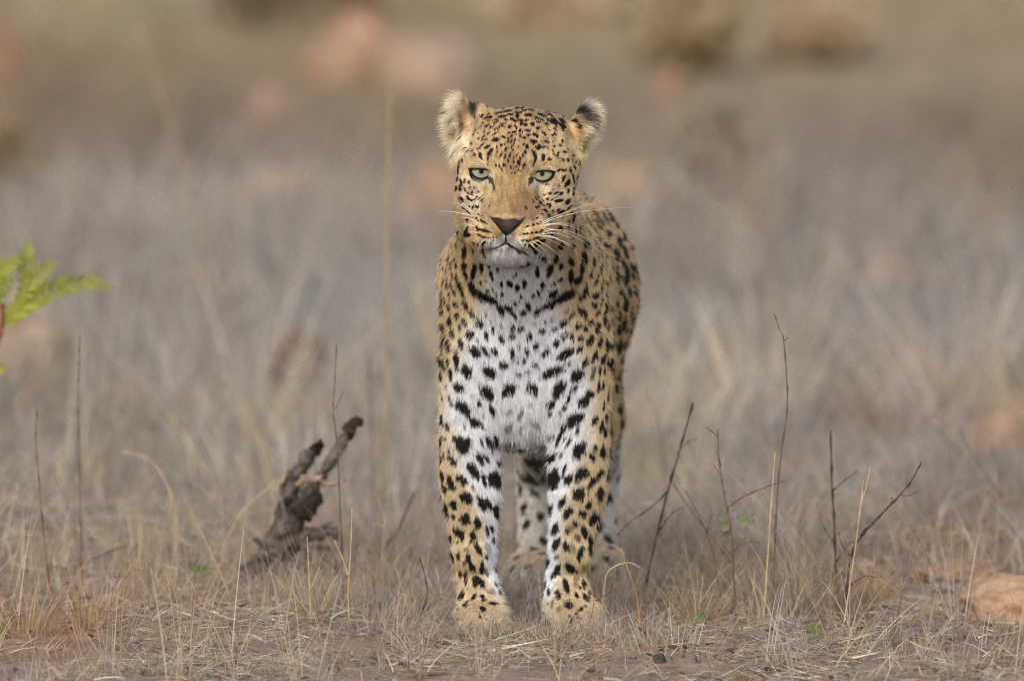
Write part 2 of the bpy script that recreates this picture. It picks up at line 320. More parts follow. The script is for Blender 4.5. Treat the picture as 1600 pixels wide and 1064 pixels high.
# ================================================================== LEOPARD: coat
# spots read off the coat, plus shade painted into the toe gaps, tile by tile: tile origin, tile pixels per photo pixel, rows of (x, y, length, width, angle clockwise from +x, darkness)
TILES = [
((680,140),10.64,"""650 450 60 30 100;785 465 70 40 120;895 485 120 35 -15;885 440 70 20 -40;1045 408 120 30 -15;1110 470 130 35 -5;1235 435 110 35 -5;1205 378 110 35 -10;
1375 320 70 35 -10;1460 320 70 30 -20;1480 365 80 25 0;1370 400 110 40 0;1365 460 80 50 90;1540 445 110 50 0;1185 525 60 30 10;1280 520 80 40 20;1330 550 60 30 10;1375 535 50 20 90;
1435 530 60 40 0;1510 530 60 35 0;1430 590 60 50 90;1500 608 55 40 -10;1125 590 80 25 0;1130 628 80 25 15;1245 628 80 40 -40;1340 630 80 35 50;895 535 80 20 -10;990 528 90 22 -20;
1020 560 90 25 -25;805 580 60 25 -30;755 640 60 22 -40;865 625 90 28 -30;930 645 80 25 -30;1035 668 90 28 -20;820 705 40 20 -50;895 735 60 22 -30;1000 740 110 28 -25;1525 690 80 25 10;
1415 690 70 40 110;1450 715 50 20 110;1410 760 50 30 110;1355 755 60 15 100;1305 715 50 40 0;1230 725 45 45 0;805 800 70 25 -45;820 850 80 18 -15;1140 810 60 35 20;1270 800 45 30 -60;
1415 805 40 35 0;1540 765 60 25 -10;1480 825 45 35 0;1220 840 30 30 0;1325 855 55 22 100;1270 875 60 25 110;1390 860 50 20 50;1000 855 100 70 -15;1100 940 40 40 0;1210 885 50 25 0;
1150 925 30 15 0;1465 930 45 30 -20;1515 970 60 35 100;1380 975 25 25 0;1030 970 50 25 100;1170 1010 60 20 110;1270 970 50 20 100;1225 990 30 12 90;1300 1020 30 25 0;1305 930 40 20 110;
770 955 120 28 -40;870 970 110 45 -25;605 915 50 30 -40;510 980 40 30 -40;640 1020 90 20 -40;560 1030 70 20 -45;935 1035 100 45 -45;710 740 40 20 -50;640 760 60 20 -60;720 830 40 25 -30;670 690 50 20 -40"""),
((810,140),10.64,"""240 885 100 75 0;740 465 60 45 0;930 515 80 50 50;1000 615 65 60 -30;375 440 130 40 20;515 435 150 32 25;480 380 100 22 15;600 410 70 18 20;340 510 160 35 22;320 560 90 35 25;230 590 70 60 0;
585 540 130 55 45;545 570 150 32 38;725 540 110 60 30;730 625 110 70 45;660 590 150 20 55;720 680 80 25 55;455 600 80 28 28;320 660 80 45 -5;500 685 80 25 20;605 680 90 25 35;620 640 60 15 40;
150 690 70 28 10;155 762 60 25 -5;290 765 100 45 35;425 745 80 40 35;610 750 60 28 50;555 770 45 25 30;95 825 45 35 0;465 885 80 30 20;375 875 50 30 10 .5;570 870 30 25 0;720 870 50 30 100;
680 945 60 30 50;585 965 50 25 45;85 930 45 30 -20;130 970 60 40 100;365 970 90 35 35;320 990 90 45 20;450 970 70 25 20;490 1000 60 18 50;805 1005 50 25 60;555 820 40 25 0 .6;490 825 35 18 10 .6;
190 355 130 40 10 .75;165 445 120 50 5 .85;60 320 70 30 -10 .7"""),
((680,230),10.64,"""1040 85 55 25 110;1090 160 120 28 115;1165 170 90 25 110;1180 60 60 20 110;1300 65 30 22 0;1245 145 60 25 105;1365 145 70 22 120;1490 95 55 40 70;1455 155 55 25 80;1415 205 65 28 75;
1300 190 40 15 100;1215 240 40 25 90;1310 265 50 28 80;1385 270 75 35 65;1480 300 50 22 80;1155 310 50 45 0;1070 325 70 30 90;1020 315 60 28 90;1000 260 30 15 80;1335 340 50 40 0;1255 335 50 28 80;
1460 355 60 25 70;1385 390 45 22 90;1290 370 25 15 0;1425 410 35 20 100;1110 380 45 22 70;1045 390 25 12 0;1275 440 25 18 0;1320 440 20 15 0;1125 410 20 12 0;930 90 110 45 120;890 180 100 28 95;
890 270 80 20 85;670 140 55 40 0;760 145 80 50 80;775 195 60 25 40;405 355 70 25 100;395 440 70 25 95;380 545 80 38 100;470 225 60 30 100;390 100 60 30 100;445 590 110 35 78;505 570 75 35 100;
575 595 50 40 -30;510 715 70 25 70;565 775 50 30 50;590 680 35 25 -30;655 685 35 20 -30;620 765 80 40 100;675 755 35 22 -40;720 740 40 22 -20;430 690 100 35 75;370 700 80 40 85;465 880 80 50 60;
430 860 50 30 60;555 840 70 38 60;590 880 50 25 45;650 870 60 28 -30;690 830 40 30 0;740 855 80 22 -40;790 810 60 15 -40;780 880 100 22 -40;785 920 45 22 -40;640 1000 60 35 90;570 985 40 30 30;
490 1000 110 25 40;545 1045 60 30 45;690 995 50 35 50;725 990 60 22 110;905 985 50 25 110 .7;1505 1015 50 30 60 .8;640 555 90 16 35 .6;710 598 70 14 5 .6;955 760 30 15 0 .6;930 560 140 60 62 .9;975 660 110 32 80 .75"""),
((810,230),10.64,"""250 120 120 50 65;265 200 110 40 95;250 290 70 22 110;400 155 60 45 30;395 215 50 50 0;505 210 65 45 0;440 275 50 15 -20;570 110 110 25 60;645 115 40 35 0;645 170 70 28 50;760 95 55 40 30;
895 155 40 35 0;720 225 60 35 55;800 230 65 40 80;875 235 60 28 80;940 270 40 25 70;980 300 40 20 90;840 390 85 45 85;765 390 50 30 85;715 385 60 22 80;660 395 60 40 -30;920 355 80 28 75;
890 500 80 40 85;905 575 70 30 85;735 540 140 35 108;710 500 60 18 90;795 610 110 60 -50;660 640 60 28 90;905 705 60 40 -40;890 780 80 40 95;810 740 80 45 85;690 780 60 38 -30;615 770 55 35 -30;
515 775 50 35 30;455 785 30 20 0;430 790 30 25 0;560 720 40 18 30;580 630 40 20 20;500 630 45 22 -10;445 635 50 15 10;650 895 120 45 -10;800 915 90 60 -50;320 835 40 25 60;365 815 30 15 50;
290 865 60 25 50;485 865 50 35 40;410 885 55 35 60;560 875 50 30 0;610 840 50 15 -30;235 890 50 25 60;360 925 60 35 60;485 955 45 30 0;525 980 80 35 -60;415 975 40 25 30;290 1005 50 30 50;
330 985 50 22 60;985 970 70 35 -20;240 940 30 18 60;205 560 140 60 118 .9;165 630 90 36 100 .75;195 465 25 20 0"""),
((680,320),10.64,"""720 160 30 25 -30;780 185 25 15 0;715 270 40 25 60;775 270 55 32 70;825 290 40 28 30;865 315 40 18 20;690 230 60 25 50;560 110 200 25 42;550 250 60 40 20;540 290 40 20 40;700 390 80 30 60;
760 415 55 30 50;820 430 80 55 20;880 440 60 35 20;920 450 50 22 20;740 500 80 28 25;815 530 90 28 10;870 540 50 22 5;910 545 40 30 0;965 535 25 22 0;1025 530 25 22 0;970 580 25 20 0;870 615 30 20 0;
925 625 25 20 0;820 615 60 35 -30;800 660 30 25 0;525 440 110 45 -70;545 500 110 60 0;505 770 150 85 100;650 720 120 32 95;655 645 70 30 90;715 660 40 22 100;505 970 120 70 100;670 990 140 55 95;
785 980 130 45 92;905 940 120 45 80;400 460 80 30 110;380 660 80 25 100;350 880 90 28 95;280 975 100 38 95;370 980 80 28 85;320 640 80 20 105;265 780 90 20 105;240 920 110 22 105;340 500 70 20 110;
330 740 60 20 110;800 740 60 30 100;830 810 60 25 60;1100 770 30 15 100;1275 810 25 15 60;1040 1000 90 28 100;1160 985 60 28 110 .8;1240 990 50 28 0 .6;1175 575 150 24 90;1130 655 120 34 -22;1225 660 120 36 28;1040 695 140 28 -22 .85;1330 722 170 34 28 .95;1450 765 150 28 15 .85;960 712 110 24 -8 .7"""),
((810,320),10.64,"""310 220 35 28 0;235 245 25 20 0;150 360 60 25 -15;240 335 50 35 -40;310 320 40 38 0;375 300 50 30 -30;440 275 90 25 -15;560 230 160 22 -20;30 495 40 15 0;90 485 50 28 0;145 475 45 35 -20;210 475 50 32 -20;
285 460 55 32 -30;370 440 80 38 -40;65 585 50 25 -15;130 585 50 22 -10;190 580 50 25 -20;260 565 60 30 -20;320 550 60 35 -25;375 530 50 30 -20;25 655 25 20 0;105 655 40 25 -50;175 660 45 35 -60;
430 95 60 30 40;385 90 25 20 0;455 115 35 25 60;575 105 45 28 -60;495 180 45 40 0;385 155 35 20 20;655 80 70 25 -45;700 115 110 45 -35;800 70 140 25 -45;735 175 80 15 -45;865 130 50 30 -50;
460 420 60 40 0;440 480 70 40 0;550 490 130 40 5;580 555 90 40 20;560 425 50 25 0;690 400 60 60 90;690 360 50 30 0;380 590 90 45 -15;310 630 110 55 -30;260 680 110 60 -20;260 740 80 45 60;
380 820 130 65 55;685 685 120 65 100;895 225 130 42 100;1040 265 120 48 70;820 330 120 28 95;935 430 130 38 85;1110 435 110 55 70;1090 635 120 85 85;1065 835 170 100 75;875 690 80 55 -50;860 560 50 25 0;
850 905 120 75 70;600 855 140 55 110;500 1010 140 90 110;675 970 100 50 95;1230 920 110 45 80;1025 1010 110 75 80;1170 320 90 30 65;1120 210 100 25 70;1210 230 150 20 88;1260 420 110 22 70;
1240 640 120 22 90;1290 570 110 22 70;1330 580 120 22 80;1300 700 100 20 80;1240 740 60 22 90;1350 790 90 20 75;1300 860 70 22 80;1365 980 100 28 100;1420 850 150 20 85;55 970 80 65 0;155 925 80 60 80;285 1040 80 50 80"""),
((670,400),10.64,"""385 120 100 40 95;480 120 100 25 90;460 40 70 25 90;615 120 120 65 100;635 260 160 50 70;765 205 230 60 98;895 140 150 50 85;1055 250 140 45 75;1150 160 110 45 90 .7;1440 240 70 32 95;1400 290 60 35 90 .6;
880 380 70 35 95;985 360 45 20 90;1215 410 110 45 92;1345 400 110 75 70;1465 470 120 70 90;1575 400 130 65 90;1225 580 100 45 100;1075 510 70 35 80;1130 580 70 35 80;1540 610 50 30 70;1435 740 90 40 50;
1500 715 50 22 80;410 290 110 38 80;490 310 120 40 80;545 500 220 60 70;310 220 80 20 100;260 410 100 28 105;320 450 130 32 90;390 480 110 32 65;440 580 120 48 75;350 640 110 35 90;240 600 150 25 95;
280 720 90 28 90;235 760 140 20 95;180 690 60 18 95;345 820 90 55 80;460 780 110 65 40;250 910 110 38 85;170 900 70 20 105;485 965 100 60 105;630 780 130 70 55;730 940 170 55 42;940 930 90 40 40 .6;
735 490 230 90 80;850 590 260 110 35;1000 660 230 100 30;1180 840 200 80 62;1310 820 140 80 20;1420 940 170 75 50;1000 540 90 60 50 .8;1090 710 120 80 35"""),
((810,400),10.64,"""295 220 140 60 85;500 180 180 70 110;840 290 210 75 88;1025 185 120 75 80;970 355 150 85 -45;370 430 130 60 85;670 345 85 60 -30;570 405 50 35 80;515 435 50 15 90;240 605 90 65 -45;310 570 90 45 70;
470 540 40 22 80;425 600 40 20 90;560 580 170 90 -40;850 580 160 130 -35;720 650 230 110 -25;560 730 200 110 -35;430 790 160 80 -30;320 880 130 100 -60;160 790 140 85 60;80 895 120 100 0;
1100 540 180 65 95;1060 650 130 75 -30;1260 630 110 75 -25;1245 790 90 80 0;1040 870 150 65 20;1090 930 140 90 70;900 955 120 55 -50;790 890 60 40 -20 .7;1300 940 120 55 -60;1420 1020 120 55 105;
1180 290 140 42 100;1265 390 140 50 -60;1305 300 80 40 100;1350 215 110 30 90;1360 120 80 28 100;1385 405 70 28 90;1365 530 120 28 88;1450 450 100 25 82;1490 330 140 25 88;1455 620 100 35 70;
1370 720 140 35 105;1440 770 80 45 70;1440 880 120 45 120;1500 860 80 20 80;1540 850 100 25 90;1510 680 140 22 88;1430 160 100 22 95;40 605 60 30 80"""),
((670,490),10.64,"""365 105 130 80 85;245 210 150 55 70;595 115 90 70 80;410 320 120 75 70;520 240 90 45 85;840 140 140 110 35;700 345 110 105 0;820 430 60 45 90 .7;955 330 80 70 70;960 390 50 45 0;1075 225 110 50 95;
1205 175 60 55 0 .8;1395 205 65 60 0;1385 335 90 75 15;1035 90 60 35 90 .7;1220 400 150 70 65;1535 210 90 60 -20;1495 510 70 50 80;540 470 150 70 75;335 530 180 65 82;240 460 170 60 80;145 490 150 50 78;
770 610 200 120 50;940 600 130 60 55;1085 595 120 95 30;1395 640 130 60 80;1390 550 60 20 90;200 620 140 25 88;100 650 170 30 80;165 780 140 38 85;250 800 150 38 88;330 780 110 40 90;275 890 90 35 90;
470 750 220 75 90;1245 825 130 90 10;1480 800 70 30 80;640 930 200 130 60;990 930 220 130 50;1490 970 110 70 -10 .8;370 990 180 55 88;125 960 90 25 70;170 1010 130 30 85;130 240 140 28 80;1520 100 50 40 40 .5"""),
((810,490),10.64,"""260 140 55 45 20 .6;455 110 60 25 50;545 70 60 35 50 .8;390 260 110 80 -20;590 235 90 75 40;750 125 130 100 -45;515 310 60 28 50 .6;185 345 90 75 -20;285 500 90 90 0;145 600 70 65 90;100 740 80 50 80;
455 630 160 85 -45;630 470 90 75 -45;750 390 80 65 30;810 315 60 50 60;900 370 95 65 85;1035 385 75 65 0;985 195 95 75 -50;1190 130 95 75 -40;1115 240 80 55 80;1300 240 190 70 105;1180 440 160 90 -60;
1020 570 110 80 -50;800 640 210 110 -25;835 790 90 35 30;1110 780 150 85 -75;1265 680 160 80 100;1350 460 170 65 100;1450 500 190 45 88;1520 525 100 60 70;1400 730 150 65 110;1480 770 130 40 88;
1530 795 150 45 95;1420 105 130 60 100;1470 190 150 30 95;1545 310 100 80 20;1525 70 110 25 88;590 930 300 130 -22;980 1000 200 150 -40;280 825 100 80 0 .85;140 935 90 60 -20 .7;1240 960 200 60 108 .8;
1350 920 130 40 90;1420 930 120 30 95;1560 900 130 30 105"""),
((670,580),10.64,"""515 250 160 110 35;300 220 90 30 85;360 440 180 45 75 .85;735 365 55 45 0;835 490 70 60 80;965 310 250 140 40;1320 270 200 150 -40;580 570 220 150 30;1050 600 170 80 70;770 810 230 100 25;900 690 50 25 60;
1360 620 100 60 60 .7;1310 690 80 40 60 .6;1520 680 130 60 -60 .7;1330 890 130 80 -40 .7;1520 920 120 45 120 .6;230 390 120 22 80;230 760 160 35 80;180 60 120 40 75;320 880 130 50 70;600 890 60 35 60;
450 790 80 20 -10 .5;170 820 90 22 90"""),
((810,580),10.64,"""235 245 180 150 40;680 260 260 140 -55;930 255 120 80 -45;880 280 50 40 0;840 420 120 50 -70;540 505 110 120 90;1190 350 130 100 -65;1090 480 150 130 -30;780 560 100 45 -30;695 650 55 50 0;540 660 70 55 0;
945 760 270 170 -35;1330 240 160 50 100;1400 210 110 40 100;1260 790 130 80 -60;745 900 120 60 70;985 970 120 50 105;1370 880 160 50 100;1450 760 150 35 95;1420 980 130 40 90;1525 760 130 35 90;
1520 990 150 50 92;1410 530 150 28 98;1480 400 180 28 92;220 820 80 40 30 .5;290 850 120 70 50 .6;200 520 90 45 55 .6;40 680 110 60 -60 .7;30 920 120 50 110 .6"""),
((670,660),10.64,"""550 340 260 150 70;450 260 150 70 60;640 300 130 90 85;385 590 180 80 55;210 310 200 35 92;270 250 60 40 0;255 520 110 30 85;170 590 130 28 90;875 295 90 50 70;1000 310 200 90 60;1110 270 200 70 85;
840 570 190 70 62;945 560 120 60 60;1150 665 110 55 60;730 770 250 120 58;1085 930 240 170 70;910 930 200 60 72;560 920 180 110 42;235 860 180 45 82;370 960 220 70 72;390 1060 110 85 0;345 430 60 30 90;
1180 460 120 25 85;1360 340 130 70 -20 .7;730 490 60 25 60 .6"""),
((820,660),10.64,"""575 220 230 60 105;675 240 80 40 -45;740 300 120 50 -50;880 120 120 50 105;915 430 250 150 -60;460 560 180 90 -45;625 510 90 35 105;1160 390 140 60 110;1120 550 140 70 60;1275 460 190 65 95;
1380 490 260 65 95;1415 130 170 55 90;1330 120 120 50 90;670 770 230 45 105;945 830 250 120 -55;480 930 280 180 -70;730 920 160 110 -50;1235 840 180 80 -60;1120 970 190 90 -60;1365 830 200 30 98;450 220 100 80 -45 .8"""),
((670,750),10.64,"""265 110 160 60 70;640 270 180 140 30;540 230 80 50 60;730 95 70 30 80;870 340 260 80 65;1030 420 260 80 55;1130 510 230 90 80;410 360 110 90 60;430 440 60 50 -30;300 490 200 60 80;415 580 90 60 60;
610 600 160 130 100;810 690 200 85 80;440 830 150 50 72;530 870 180 90 65;740 910 160 80 80;700 1010 80 40 110;970 830 150 50 80;1030 780 110 50 70;380 950 150 50 80;560 980 70 40 60;485 1010 60 30 110;1060 980 110 45 90"""),
((820,750),10.64,"""905 210 180 170 -20;1240 200 200 100 95;620 350 190 80 -65;725 520 190 110 -60;420 480 200 90 110;1060 390 130 80 -60;965 540 120 110 30;1140 610 180 120 -65;1210 680 260 30 100;515 780 210 80 108;
840 710 90 60 60;770 770 130 80 -50 .6;710 820 80 50 60;985 850 190 90 75;885 930 110 80 60 .8;1090 980 170 60 80;540 1010 150 80 110"""),
((670,840),10.64,"""810 150 150 70 65;975 170 200 80 78 .55;945 295 60 40 60;400 280 160 55 78;500 275 110 45 90;665 330 200 70 75;600 385 60 45 90;710 440 130 70 60;880 470 180 60 98;945 560 170 60 62 .8;1085 490 140 30 80;
525 575 150 45 82;620 650 220 60 88;400 540 100 30 75 .6;770 720 160 90 90;860 730 150 80 55;1095 750 70 30 60;1030 880 110 95 0 .6;565 940 140 80 105;745 985 100 60 110;780 970 60 60 0 .5;900 1000 110 55 70;
1155 890 80 35 70;470 710 80 60 90 .4"""),
((820,840),10.64,"""535 80 180 80 108;690 120 140 80 70;780 160 120 110 90 .6;920 220 190 75 108;1070 180 140 60 100;1090 50 120 60 90;540 295 60 40 0;400 390 150 45 100;755 455 150 120 30;540 530 200 80 105;480 620 100 50 -60;
590 585 60 40 0;990 455 110 110 0 .5;870 525 70 25 100;1050 600 140 45 100 .6;845 700 150 80 95 .55;975 760 110 55 80;690 790 220 75 72;905 815 50 35 50;320 870 120 55 105;415 880 100 50 85;565 940 130 75 70;
855 950 120 50 75;1000 1000 130 55 65;1055 935 110 35 80"""),
((670,920),10.64,"690 640 200 30 95 .55;900 650 210 30 90 .55;1120 630 200 30 84 .55;640 245 110 60 110;895 320 80 55 10;1050 235 120 40 5;855 440 55 30 50;965 490 60 30 -30;510 300 60 20 100"),  # the first three streaks are painted shade between the left toes
((820,920),10.64,"""480 245 120 35 88;410 220 70 22 70;285 260 90 22 100;740 265 120 100 40;585 325 60 70 0 .5;915 330 90 45 -30;860 395 50 40 0;745 450 80 55 95;910 485 90 35 5;770 510 100 40 120;360 570 100 80 30;
300 395 110 25 105;335 390 80 20 100;590 640 200 30 95 .55;830 650 220 30 90 .55;1080 640 200 30 82 .55;890 550 50 25 0 .6;1005 275 40 20 0;1135 480 40 30 0;1275 495 60 25 20;635 185 60 50 -45 .5;750 190 50 28 60"""),  # the three long faint streaks are painted shade between the right toes
((890,280),6.65,"""240 180 80 60 20;290 400 200 45 55 .8;370 410 150 45 70 .8;430 400 130 40 70;370 270 80 40 40;420 290 80 35 40;290 470 100 70 40 .8;530 440 70 40 60;400 570 90 60 -40;490 490 60 40 80;560 600 80 35 90;
640 590 120 60 70;510 650 110 45 80;370 690 90 40 30;470 780 140 45 95;500 800 110 40 100;575 760 130 45 75;640 740 140 45 85;410 700 60 30 60;545 880 80 45 80;490 990 160 45 85;590 980 170 45 85;
640 920 90 40 60;700 930 110 45 60;650 1000 80 35 60"""),
((890,430),5.32,"""390 20 70 40 60;465 30 90 45 100;560 40 90 35 60;415 135 60 55 0;493 140 70 40 90;540 130 90 40 65;385 240 70 40 70;460 245 110 45 88;550 270 150 45 55;405 335 80 45 80;525 375 80 60 20;448 400 110 35 88;
405 450 80 40 85;500 465 80 30 80;535 490 70 20 100;410 590 110 45 90;460 560 80 40 85;495 620 130 35 115;440 700 70 40 110"""),
((800,660),10.64,"""370 650 260 130 12 .9;300 930 240 90 25 .9;520 910 130 70 80 .9;220 600 120 60 60 .8;380 1180 180 90 25 .85"""),
]
BROWN = [(945, 432, 11, 16), (1003-6, 436, 9, 13), (930, 350, 12, 12), (960, 395, 10, 14), (985, 478, 9, 12), (975, 505, 9, 14)]
sp_c, sp_u, sp_v, sp_d, sp_n = [], [], [], [], []
def flip(a): return (math.cos(math.radians(a)), -math.sin(math.radians(a)))   # image angle -> (right, up)
hand = []
for (ox, oy), sc, txt in TILES:
    for row in txt.replace('\n', '').split(';'):
        f = [float(q) for q in row.split()]
        px, py = ox+f[0]/sc, oy+f[1]/sc
        c, n = cast(px, py)
        if c is None: c, n = cast(px + (4 if px < 815 else -4), py)
        if c is None: continue
        m = (c-CAM)@FWD/FPX
        e = flip(f[4]); u = e[0]*RIGHT+e[1]*UP; e = flip(f[4]+90); v = e[0]*RIGHT+e[1]*UP
        kz = .55 if (452 < py < 497 and 783 < px < 845) else .62 if (py < 385 and c[1] < -.06) else .645; sp_c.append(c); sp_u.append(u/(f[2]/sc*m*kz)); sp_v.append(v/(f[3]/sc*m*kz)); sp_d.append(f[5] if len(f) > 5 else 1.0); sp_n.append(FWD)
        hand.append((px, py))
HANDN = len(sp_c)

# the flanks, back, far sides and hind legs carry rosettes and spots of their own
tri_c = BV[BQ].mean(1); 
e1, e2 = BV[BQ[:, 2]]-BV[BQ[:, 0]], BV[BQ[:, 3]]-BV[BQ[:, 1]]
fN = np.cross(e1, e2); fA = np.linalg.norm(fN, axis=1)*.5; fN = norm(fN)
cand = rng.choice(len(BQ), 26000, p=fA/fA.sum())
placed = {}
def near(c, r):
    k = np.floor(c/.05).astype(int)
    for dx in (-1, 0, 1):
        for dy in (-1, 0, 1):
            for dz in (-1, 0, 1):
                for (q, rq) in placed.get((k[0]+dx, k[1]+dy, k[2]+dz), ()):
                    if ((q-c)**2).sum() < ((r+rq)*.5)**2: return True
    return False
for c in sp_c: placed.setdefault(tuple(np.floor(c/.05).astype(int)), []).append((c, .020))
vdir = norm(tri_c-CAM)
for i in cand:
    c, n = tri_c[i], fN[i]
    facing = n@vdir[i]
    if c[1] < .30 and facing < -.22:
        h = bvh.ray_cast(Vector(CAM), Vector(vdir[i]))
        if h[0] is not None and (Vector(c)-h[0]).length < .01 and c[1] < .2: continue
    leg = c[2] < .30; headz = c[2] > .60 and c[1] < .02
    ros = (not leg) and c[1] > .20 and n[2] > -.5
    r = .046 if ros else (.024 if leg else (.013 if headz else .026))
    if near(c, r): continue
    placed.setdefault(tuple(np.floor(c/.05).astype(int)), []).append((c, r))
    t0 = norm(np.array([0, 1.0, -.1]) if not leg else np.array([0, .2, -1.0])); t0 = norm(t0-n*(t0@n)); t1 = np.cross(n, t0)
    def put(cc, a, b, ang, d):
        ca, sa = math.cos(ang), math.sin(ang)
        sp_c.append(cc); sp_u.append((t0*ca+t1*sa)/a); sp_v.append((t1*ca-t0*sa)/b); sp_d.append(d); sp_n.append(n)
    if ros:
        k = rng.integers(3, 6); a0 = rng.random()*6.28
        for q in range(k):
            an = a0+6.283*q/k+rng.normal()*.15; R_ = .0145*(1+rng.normal()*.1)
            put(c+R_*(t0*math.cos(an)*1.15+t1*math.sin(an)), .0085*(1+.2*rng.normal()), .0055, an+PI/2, 1.0)
        put(c, .010, .009, 0, -.55)
    elif leg: put(c, .009*(1+.2*rng.normal()), .0065, rng.normal()*.3, 1.0)
    elif headz: put(c, .004, .003, 0, 1.0)
    else: put(c, .008*(1+.25*rng.normal()), .006, rng.normal()*.4, 1.0)
sp_c, sp_u, sp_v, sp_d, sp_n = map(np.array, (sp_c, sp_u, sp_v, sp_d, sp_n))

OCHRE, TAN, CREAM, WHITE = lin(166, 140, 100), lin(194, 174, 136), lin(214, 205, 186), lin(228, 233, 243)
BLACK, BROWNC = lin(26, 23, 23), lin(180, 142, 98)
FACE = [  # soft patches of the face: x, y, rx, ry, colour, strength
 (800, 200, 75, 45, lin(178, 152, 112), .9), (796, 305, 34, 60, OCHRE, 1.0), (793, 250, 26, 26, lin(170, 142, 102), .8), (815, 325, 40, 26, lin(146, 116, 86), .65), (764, 330, 14, 20, lin(152, 122, 92), .5),
 (743, 247, 26, 11, lin(204, 184, 144), .85), (852, 247, 30, 12, lin(204, 184, 142), .8), (742, 283, 22, 9, CREAM, .85), (850, 290, 26, 8, CREAM, .7), (768, 282, 6, 14, CREAM, .4),
 (737, 318, 16, 22, lin(196, 186, 168), .6), (880, 312, 30, 24, lin(202, 188, 158), .7), (722, 290, 12, 40, lin(208, 192, 158), .7), (893, 270, 18, 46, lin(208, 188, 146), .7),
 (772, 379, 22, 10, WHITE, .8), (808, 379, 22, 10, WHITE, .7), (760, 362, 22, 9, lin(194, 164, 124), .8), (840, 358, 30, 10, lin(196, 168, 130), .8), (750, 368, 24, 12, lin(194, 168, 124), .7), (842, 368, 34, 14, lin(194, 168, 124), .7),
 (790, 376, 9, 20, WHITE, .95), (797, 402, 50, 15, lin(168, 169, 174), .95), (797, 390, 46, 5, lin(120, 112, 108), .5), (793, 338, 26, 3, lin(206, 190, 160), .3),
 (708, 190, 26, 58, lin(238, 228, 202), 1.0), (727, 195, 8, 40, lin(188, 154, 112), .85), (717, 228, 20, 26, lin(232, 218, 186), .9), (908, 205, 30, 14, lin(192, 160, 116), .8), (925, 212, 18, 26, lin(236, 226, 200), .95), (932, 182, 12, 24, lin(236, 228, 206), .95),
 (903, 230, 16, 14, lin(224, 208, 170), .9), (738, 170, 8, 12, lin(40, 38, 38), .95), (907, 173, 18, 8, lin(48, 46, 54), 1.0), (918, 182, 10, 10, lin(70, 66, 72), .9), (921, 163, 7, 10, lin(196, 190, 190), .9), (925, 158, 4, 6, lin(90, 80, 80), .7)]
def base_colour(p, n):
    px, py = proj(p); N = len(p)
    c = np.tile(TAN, (N, 1))
    front = smooth(.34, .22, p[:, 1])
    nz = vnoise(p, .02)*8 + vnoise(p, .006)*6
    # chest, throat
    hw = np.interp(py, [395, 440, 480, 520, 560, 600, 650, 700, 730], [46, 56, 68, 80, 100, 114, 116, 100, 80])
    Wc = smooth(30, -26, np.abs(px-812)-hw+nz)*smooth(384, 394, py)*smooth(735, 690, py)*front
    Wc *= np.interp(py, [400, 470, 520], [1.0, 1.0, 1.0])
    # forelegs: pale on the inner side
    lx = np.interp(py, [660, 690, 720, 750, 780, 810, 840, 870, 900, 940, 960], [700, 706, 714, 727, 740, 749, 757, 765, 772, 786, 800])
    rx = np.interp(py, [660, 690, 720, 750, 780, 810, 840, 870, 900, 940, 960], [930, 922, 906, 896, 885, 878, 868, 861, 855, 848, 840])
    Wl = np.where(px < 818, smooth(-20, 16, px-lx+nz), smooth(20, -16, px-rx+nz))*smooth(650, 690, py)*front
    inner = smooth(.15, .75, np.where(px < 818, n[:, 0], -n[:, 0]))*smooth(.30, .22, p[:, 2])*front
    # rear: belly and inner hind legs
    Wr = (1-front)*np.maximum(smooth(-.35, -.75, n[:, 2])*smooth(.42, .36, p[:, 2]), smooth(.24, .16, p[:, 2])*.85)
    paw = smooth(.055, .02, p[:, 2])*.55
    Wt = np.clip(np.maximum.reduce([Wc, Wl, inner, Wr, paw]), 0, 1)[:, None]
    lg = (smooth(.34, .24, p[:, 2])*front*.6)[:, None]; c = c*(1-lg)+lin(206, 191, 160)*lg
    mid = np.clip(np.maximum(Wt*2, 0), 0, 1)
    c = c*(1-mid)+CREAM*mid; k = np.clip(Wt*2-1, 0, 1); WW = WHITE*front[:, None]+lin(186, 186, 184)*(1-front[:, None]); c = c*(1-k)+WW*k
    toe = (smooth(.07, .04, p[:, 2])*front*.75)[:, None]; c = c*(1-toe)+lin(202, 184, 148)*toe
    # back is deeper
    dk = (smooth(.3, .9, n[:, 2])*(1-front)*.5)[:, None]; c = c*(1-dk)+lin(196, 164, 118)*dk
    fl = ((1-front)*smooth(.3, .4, p[:, 2])*.6)[:, None]; c = c*(1-fl)+lin(206, 176, 130)*fl
    hd = (p[:, 1] < .0) & (p[:, 2] > .5)
    for (fx, fy, rx_, ry_, col, st) in FACE:
        r2 = ((px-fx)/rx_)**2+((py-fy)/ry_)**2
        f = (st*smooth(1.35, .45, np.sqrt(r2))*hd)[:, None]; c = c*(1-f)+col*f
    cn = (smooth(-.05, .02, p[:, 2]*0+(430-py)/1000)*0)
    return c
def build_hash(p, cell=.03):
    k = np.floor((p-lo)/cell).astype(np.int64); key = (k[:, 0]*4096+k[:, 1])*4096+k[:, 2]
    o = np.argsort(key, kind='stable'); ks = key[o]
    return o, ks, cell
